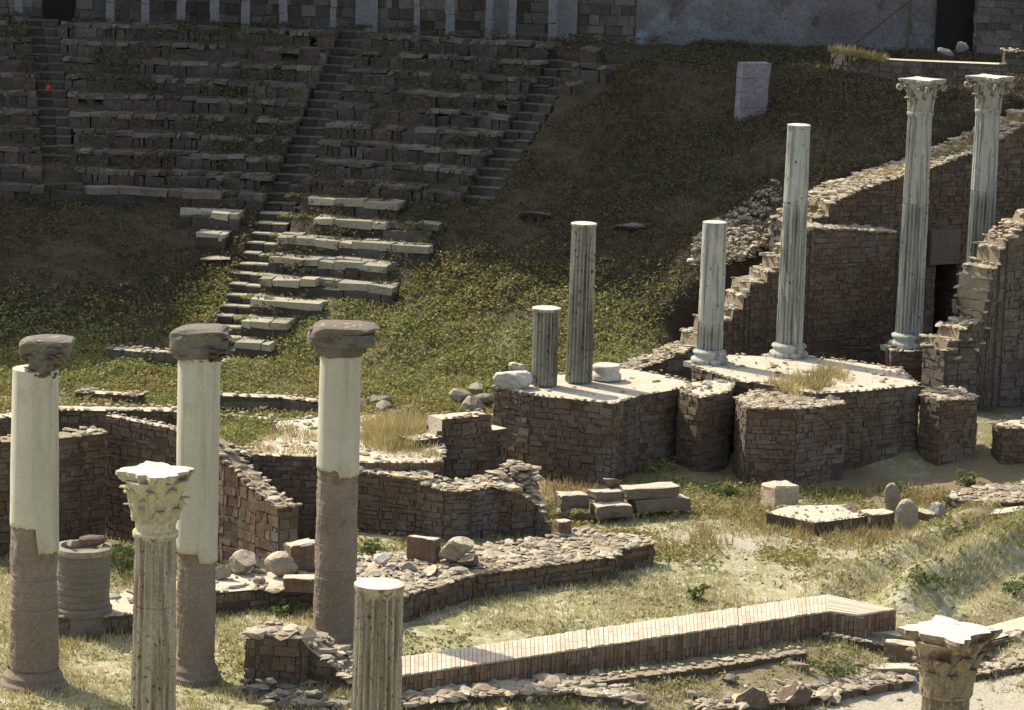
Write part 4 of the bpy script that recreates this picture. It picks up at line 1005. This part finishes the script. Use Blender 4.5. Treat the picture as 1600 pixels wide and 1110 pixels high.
lt('low_kerb', 'rubble kerb between the brown brick wall and the sandy floor at right', [(1520, 1062), (1600, 1046), (1680, 1030)], .6, .12, rub=40, rubsize=(.04, .1), seed=148, cat='kerb', group='kerbs in the trench')
rock('round stone by the brown wall at the right edge', 1588, 1018, -.2, (.22, .2, .2), cuts=3)
for k in range(36):
    px = random.uniform(640, 1420); py = 1113-(px-640)*.06+random.uniform(-42, 12)
    p = T(px, py, 40)
    if inpoly(np.array([p.x]), np.array([p.y]), fp)[0]: continue
    mb = MB(); r = random.uniform(.07, .17); add_rock(mb, (p.x, p.y, p.z+r*.15), (r*random.uniform(1, 1.8), r, r*.6), 2); o = mb.build('field_stone', random.choice(('sandstone_block', 'rubble', 'masonry_grey'))); tag(o, 'small rough stone on the trench floor below the brick wall', 'stone', 'rough stones in the trench')
# small red thing on the seats
p = polar(th_at(74, 0, R0+RUN*12, .5+RISE*12), R0+RUN*12+.3, .5+RISE*12+.5); mb = MB(); add_rock(mb, p, (.10, .08, .11), 2); o = mb.build('red_bundle', 'red'); tag(o, 'tiny red bundle on the seat rows beside the far left stairway', 'bundle')

# scattered small field stones on the slope and lawn (too many to count)
mb = MB(); random.seed(150)
for k in range(700):
    px, py = random.uniform(0, 1600), random.uniform(760, 1110)
    p = T(px, py, 40)
    if any(inpoly(np.array([p.x]), np.array([p.y]), f)[0] for f in FOOT): continue
    r = random.uniform(.02, .06); add_rock(mb, (p.x, p.y, p.z+r*.2), (r*1.4, r, r*.7), 1, rough=.2, cuts=3)
o = mb.build('pebbles', 'rubble'); tag(o, 'small loose pebbles scattered over the lawn and paths', 'pebbles', kind='stuff')

# ------------------------------------------------------------------ vegetation (ground cover as stuff)
def footmask(x, y):
    r = np.zeros(x.shape, bool)
    for f in FOOT: r |= inpoly(x, y, f)
    return r
def tris(name, P, n, hmin, hmax, w, mat, lean=.5, spread=.08, label=None, cat=None, kind='stuff'):
    """n blades at every point of P (N,3)"""
    N_ = len(P); Q = np.repeat(P, n, 0); M = len(Q)
    a = rng.uniform(0, 2*PI, M); rr = spread*np.sqrt(rng.uniform(0, 1, M))
    Q = Q+np.stack([np.cos(a)*rr, np.sin(a)*rr, np.zeros(M)], -1)
    h = rng.uniform(hmin, hmax, M)*np.repeat(rng.uniform(.6, 1.3, N_), n); b = rng.uniform(0, 2*PI, M); l = rng.uniform(0, lean, M)*h
    wv = np.stack([np.cos(b), np.sin(b), np.zeros(M)], -1)*(w*rng.uniform(.6, 1.4, M))[:, None]
    t = Q+np.stack([np.cos(a)*l, np.sin(a)*l, h], -1)
    V = np.stack([Q-wv, Q+wv, t], 1).reshape(-1, 3); V[:, 2] -= .0
    return finish(name, V, np.arange(3*M).reshape(-1, 3), mat, label, cat, kind)
def leaves(name, P, n, rad, size, mat, flat=.6, label=None, cat=None, kind='stuff', parent=None, hz=None):
    N_ = len(P); Q = np.repeat(P, n, 0); M = len(Q)
    d = rng.normal(size=(M, 3)); d /= np.linalg.norm(d, axis=1)[:, None]; rr = np.repeat(rng.uniform(.5, 1.4, N_), n)*rad*rng.uniform(.3, 1, M)**.5
    d[:, 2] = np.abs(d[:, 2])*flat
    C_ = Q+d*rr[:, None]
    u = rng.normal(size=(M, 3)); u[:, 2] *= .5; u /= np.linalg.norm(u, axis=1)[:, None]
    v = np.cross(u, rng.normal(size=(M, 3))); v /= np.linalg.norm(v, axis=1)[:, None]
    s = (size*rng.uniform(.5, 1.4, M))[:, None]
    V = np.stack([C_-u*s, C_+v*s*.5, C_+u*s, C_-v*s*.5], 1).reshape(-1, 3)
    return finish(name, V, np.arange(4*M).reshape(-1, 4), mat, label, cat, kind, parent)
def finish(name, V, F, mat, label, cat, kind, parent=None):
    me = bpy.data.meshes.new(name); k = F.shape[1]
    org = np.array([V[:, 0].mean(), V[:, 1].mean(), V[:, 2].min()])
    V = V-org
    me.vertices.add(len(V)); me.vertices.foreach_set('co', V.astype(np.float32).ravel())
    me.loops.add(F.size); me.loops.foreach_set('vertex_index', F.astype(np.int32).ravel())
    me.polygons.add(len(F)); me.polygons.foreach_set('loop_start', (np.arange(len(F))*k).astype(np.int32)); me.polygons.foreach_set('loop_total', np.full(len(F), k, np.int32))
    me.update(calc_edges=True); me.materials.append(MAT[mat])
    o = bpy.data.objects.new(name, me); COL.objects.link(o)
    if parent is not None: o.parent = parent; o.location = Vector(org)-WLOC[parent.name]
    else: o.location = org
    WLOC[o.name] = Vector(org)
    tag(o, label, cat, None, kind); return o
def scatter(n, x0, x1, y0, y1, dens=None, avoid=True):
    x = rng.uniform(x0, x1, n); y = rng.uniform(y0, y1, n)
    # keep what the picture frame (with a margin) can see
    vis = np.abs(x) < y*.17+1.0
    x, y = x[vis], y[vis]
    if dens is not None:
        k = rng.uniform(0, 1, len(x)) < dens(x, y); x, y = x[k], y[k]
    if avoid: k = ~footmask(x, y); x, y = x[k], y[k]
    return np.stack([x, y, hgt(x, y)], -1)
def Rr(x, y): return np.hypot(x-CX, y-CY)
def an_front(x, y): return (x > 3.4) & (y < 79.0+.6*(x-4))
def seatmask(x, y):           # where seat stones lie
    th = np.arctan2(x-CX, y-CY); r = Rr(x, y)
    up = (r > R0+RUN*8) & (th < np.interp(r, [29.4, 31, 33, 34.2, 36], [.315, .35, .37, .40, .40]))
    low = (r > R0) & (r <= R0+RUN*8) & (th > .17) & (th < np.interp(r, [R0, R0+1.6, R0+3, R0+5, R0+5.6], [.20, .24, .34, .34, .28]))
    return up | low
def bare_at(x, y):
    c = G(1110, 852); d = G(1470, 1095, -.3)
    return np.clip(1.3*np.exp(-((x-c.x)/1.5)**2-((y-c.y)/1.1)**2)+1.6*np.exp(-((x-d.x)/2.4)**2-((y-d.y)/1.5)**2), 0, 1)
# lawn
P = scatter(110000, -13, 14, 47, 68, lambda x, y: np.clip(.25+1.3*(vn(x*.8, y*.8)-.35), .05, 1)*(1-bare_at(x, y)))
tris('dry_lawn_grass', P, 4, .04, .13, .012, 'palegrass', .9, .07, 'short bleached grass covering the sunlit lawn', 'grass')
P = scatter(34000, -13, 14, 47, 68, lambda x, y: np.clip(2.2*(vn(x*1.1+7, y*1.1)-.5), .03, 1)*(1-bare_at(x, y)))
leaves('lawn_weeds', P, 6, .09, .035, 'lawnweed', .7, 'low green weeds dotted over the lawn', 'weeds')
# denser weeds along wall feet
P = scatter(34000, -13, 14, 62.5, 69.5, lambda x, y: np.clip(1.6*(vn(x*.9+2, y*.9)-.3), 0, 1)*.8)
leaves('wall_foot_weeds', P, 6, .13, .04, 'weed', .9, 'green and rusty weeds along the foot of the stage walls', 'weeds')
P = scatter(4500, -2, 12, 63.5, 69.5, lambda x, y: np.clip(1.6*(vn(x*.8+22, y*.8)-.42), 0, 1))
tris('tall_dry_grass', P, 7, .10, .28, .012, 'rustgrass', .8, .1, 'tall rusty dry grass among the weeds by the stage walls', 'grass')
# sunlit slope
P = scatter(60000, -13, 4, 70, 88, lambda x, y: (1-ss(25.3, 28.3, Rr(x, y)+2.6*(1-ss(-9.5, -6, x))))*(~seatmask(x, y))*(~an_front(x, y))*np.clip(.45+1.3*(vn(x*.8, y*.8)-.3), .25, 1))
leaves('slope_undergrowth', P, 8, .20, .042, 'weed', .9, 'leafy green undergrowth on the lower slope', 'undergrowth')
P = scatter(7000, -13, 4, 70, 86, lambda x, y: (1-ss(25.5, 28.3, Rr(x, y)+2.6*(1-ss(-9.5, -6, x))))*(~seatmask(x, y))*(~an_front(x, y))*np.clip(2*(vn(x*.6+31, y*.6)-.5), 0, 1))
leaves('pale_slope_herbs', P[::4], 40, .34, .045, 'herb', .9, 'paler leafy herbs in clumps on the lower slope', 'herbs')
P = scatter(9000, -13, 4, 70, 86, lambda x, y: (~seatmask(x, y))*(~an_front(x, y))*np.clip(2*(vn(x*.7+61, y*.7)-.5), 0, 1)*(1-ss(25.5, 29, Rr(x, y)+2.6*(1-ss(-9.5, -6, x)))))
tris('slope_dry_grass', P, 6, .1, .25, .012, 'rustgrass', .8, .12, 'rusty dry grass among the slope undergrowth', 'grass')
# shaded hill, its shade put into darker plant colours
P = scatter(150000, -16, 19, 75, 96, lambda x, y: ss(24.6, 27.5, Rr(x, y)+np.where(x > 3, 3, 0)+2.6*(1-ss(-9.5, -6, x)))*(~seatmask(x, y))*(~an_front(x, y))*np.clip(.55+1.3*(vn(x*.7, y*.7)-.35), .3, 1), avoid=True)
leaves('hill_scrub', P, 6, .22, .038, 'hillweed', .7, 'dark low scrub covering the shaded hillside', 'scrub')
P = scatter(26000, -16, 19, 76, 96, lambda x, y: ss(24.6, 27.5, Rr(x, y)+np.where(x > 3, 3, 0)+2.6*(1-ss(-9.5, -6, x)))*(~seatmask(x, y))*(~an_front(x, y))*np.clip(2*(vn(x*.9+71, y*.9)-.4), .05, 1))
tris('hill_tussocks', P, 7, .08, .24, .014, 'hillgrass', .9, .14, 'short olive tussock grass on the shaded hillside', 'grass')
P = scatter(50000, -16, 4, 80, 95, lambda x, y: seatmask(x, y)*np.clip(1.8*(vn(x*1.3, y*1.3)-.35), .05, 1)*.6); P[:, 2] += .28
leaves('seat_weeds', P, 5, .12, .04, 'hillweed', .6, 'dark weeds growing over the old seat rows', 'weeds')
# weeds on top of the lit seats
q = []
for i in range(0, 8):
    r = R0+RUN*i+.15
    a0, a1 = .19, th_at(lower_end[i][1], 0, r, .5+RISE*i)
    for k in range(110): 
        th = rng.uniform(a0, max(a0+.01, a1)); p = polar(th, r+rng.uniform(.1, .7), .5+RISE*i+RISE*.95); q.append(tuple(p))
leaves('step_weeds', np.array(q), 6, .10, .04, 'weed', .7, 'tufts of weeds growing on the sunlit seat rows', 'weeds')
# dry grass on the terrace and ridge tops
def onpoly(pts, z, n):
    f = [tuple(G(x, y, z))[:2] for x, y in pts]; xs = [p[0] for p in f]; ys = [p[1] for p in f]
    x = rng.uniform(min(xs), max(xs), n); y = rng.uniform(min(ys), max(ys), n); k = inpoly(x, y, f); return np.stack([x[k], y[k], np.full(k.sum(), z)], -1)
P = onpoly([(380, 706), (500, 711), (690, 719), (682, 660), (600, 650), (440, 660)], 1.35, 900); P = P[vn(P[:, 0]*1.2, P[:, 1]*1.2) > .42]
tris('terrace_grass', P, 6, .05, .16, .012, 'drygrass', .8, .1, 'thin dry grass over the yellow terrace', 'grass')
def thing_grass(label, P, n, h0, h1_, w, mat, spread, name='dry_grass_tuft'):
    return tris(name, P, n, h0, h1_, w, mat, .7, spread, label, 'grass tuft', None)
P = onpoly([(570, 690), (600, 705), (655, 700), (672, 665), (600, 655), (570, 665)], 1.36, 260)
thing_grass('big feathery tuft of yellow dry grass right of the third plaster column', P, 22, .10, .34, .010, 'drygrass', .2)
P = onpoly([(1200, 600), (1240, 622), (1290, 605), (1330, 592), (1300, 575), (1270, 590)], 1.8, 120)
thing_grass('yellow dry grass growing on the paved stage block', P, 20, .12, .34, .012, 'drygrass', .15)
q = []
for k in range(1000):
    t_ = rng.uniform(0, 1); px = 1262+t_*(1400-1262); p = AN(px, 345-72*t_**.8-rng.uniform(0, 8), .55+rng.uniform(0, .9)); q.append((p.x, p.y, max(p.z-.1, h1(p.x, p.y))))
for k in range(600):
    t_ = rng.uniform(0, 1); px = 1452+t_*(1600-1452); p = AN(px, 258-68*t_-rng.uniform(0, 8), .6+rng.uniform(0, .9)); q.append((p.x, p.y, max(p.z-.1, h1(p.x, p.y))))
thing_grass('golden dry grass along the top of the retaining wall ridge', np.array(q), 9, .12, .3, .012, 'rustgrass', .15, 'ridge_grass')
q = []
for k in range(140):
    t_ = rng.uniform(0, 1); p = D(1298+t_*85, 78+t_*16, 88.9-1.4*t_+rng.uniform(-.2, .3)); q.append(tuple(p-Vector((0, 0, .05))))
thing_grass('strip of golden grass at the left end of the high ledge', np.array(q), 9, .1, .25, .014, 'drygrass', .12, 'ridge_grass')
# shrubs: individual plants
def shrub(label, c, r, h, n=420, mat='shrub', name='shrub'):
    t = empty(name, c); tag(t, label, 'shrub', 'small shrubs')
    st = MB()
    for k in range(7):
        a = random.uniform(0, 6.28); pole(st, Vector(c), Vector(c)+Vector((math.cos(a)*r*.6, math.sin(a)*r*.6, h*random.uniform(.5, .8))), .008)
    st.build('stem', 'wood', t)
    cl = np.array([[c[0]+rng.normal()*r*.42, c[1]+rng.normal()*r*.42, c[2]+rng.uniform(.0, .8)*h] for _ in range(14)])
    leaves('foliage', cl, n//14, r*.34, .035, mat, 1.0, kind=None, parent=t)
random.seed(170)
for px, py, r, h, lab in ((190, 905, .34, .75, 'dark ivy bush beside the round brick pedestal'), (1300, 1058, .45, .3, 'leafy green bush in the trench left of the brown capital'), (1440, 915, .3, .25, 'green bush on the earth bank'), (1090, 940, .2, .3, 'thin upright weed behind the middle of the brick wall'), (1585, 930, .35, .25, 'green bush on the bank at the right edge'), (580, 870, .3, .3, 'leafy weed beside the third plaster column'), (1510, 760, .35, .3, 'yellow green bush between the stage blocks at right'), (1130, 780, .4, .25, 'low bush at the foot of the recessed block'), (450, 960, .3, .2, 'low weeds at the foot of the boulders'), (785, 905, .2, .18, 'small weed tuft under the foundation platform edge'), (1400, 775, .22, .3, 'thin bush behind the leaning round stone')):
    p = T(px, py, 40); shrub(lab, (p.x, p.y, p.z), r, h)
P = scatter(5000, -8, -2, 50, 58, lambda x, y: np.clip(1.5*(vn(x*1.2+4, y*1.2)-.45), 0, 1))
tris('left_dry_grass', P, 6, .05, .16, .012, 'drygrass', .8, .08, 'dry straw grass around the plaster column feet', 'grass')
P = scatter(7000, 0, 12, 50, 58, lambda x, y: np.clip(((x-W0.x)*_wd.y-(y-W0.y)*_wd.x) > .6, 0, 1)*np.clip(2*(vn(x*1.0+14, y*1.0)-.45), 0, 1)*(1-bare_at(x, y)))
leaves('trench_weeds', P, 6, .13, .04, 'weed', .8, 'green weeds on the trench floor', 'weeds')

# ------------------------------------------------------------------ light
AZ = math.radians(41); EL = math.radians(45)
sd = Vector((-math.cos(AZ)*math.cos(EL), math.sin(AZ)*math.cos(EL), math.sin(EL)))
sl = bpy.data.lights.new('sun', 'SUN'); sl.energy = 4.4; sl.angle = math.radians(.5); sl.color = (1, .91, .74)
so = bpy.data.objects.new('sun', sl); COL.objects.link(so); so.rotation_euler = (-sd).to_track_quat('-Z', 'Y').to_euler(); so.location = (0, 0, 60)
w = bpy.data.worlds.new('World'); S.world = w; w.use_nodes = True; nt = w.node_tree
sky = nt.nodes.new('ShaderNodeTexSky'); sky.sky_type = 'NISHITA'; sky.sun_disc = False; sky.sun_elevation = EL
sky.sun_rotation = math.atan2(sd.x, sd.y); sky.dust_density = 3; sky.ozone_density = .6
hs = nt.nodes.new('ShaderNodeHueSaturation'); hs.inputs['Saturation'].default_value = .7; nt.links.new(sky.outputs[0], hs.inputs['Color']); nt.links.new(hs.outputs[0], nt.nodes['Background'].inputs[0]); nt.nodes['Background'].inputs[1].default_value = .15
S.view_settings.view_transform = 'Standard'; S.view_settings.look = 'None'; S.view_settings.exposure = 0.57; S.view_settings.gamma = 1
S.render.engine = 'CYCLES'
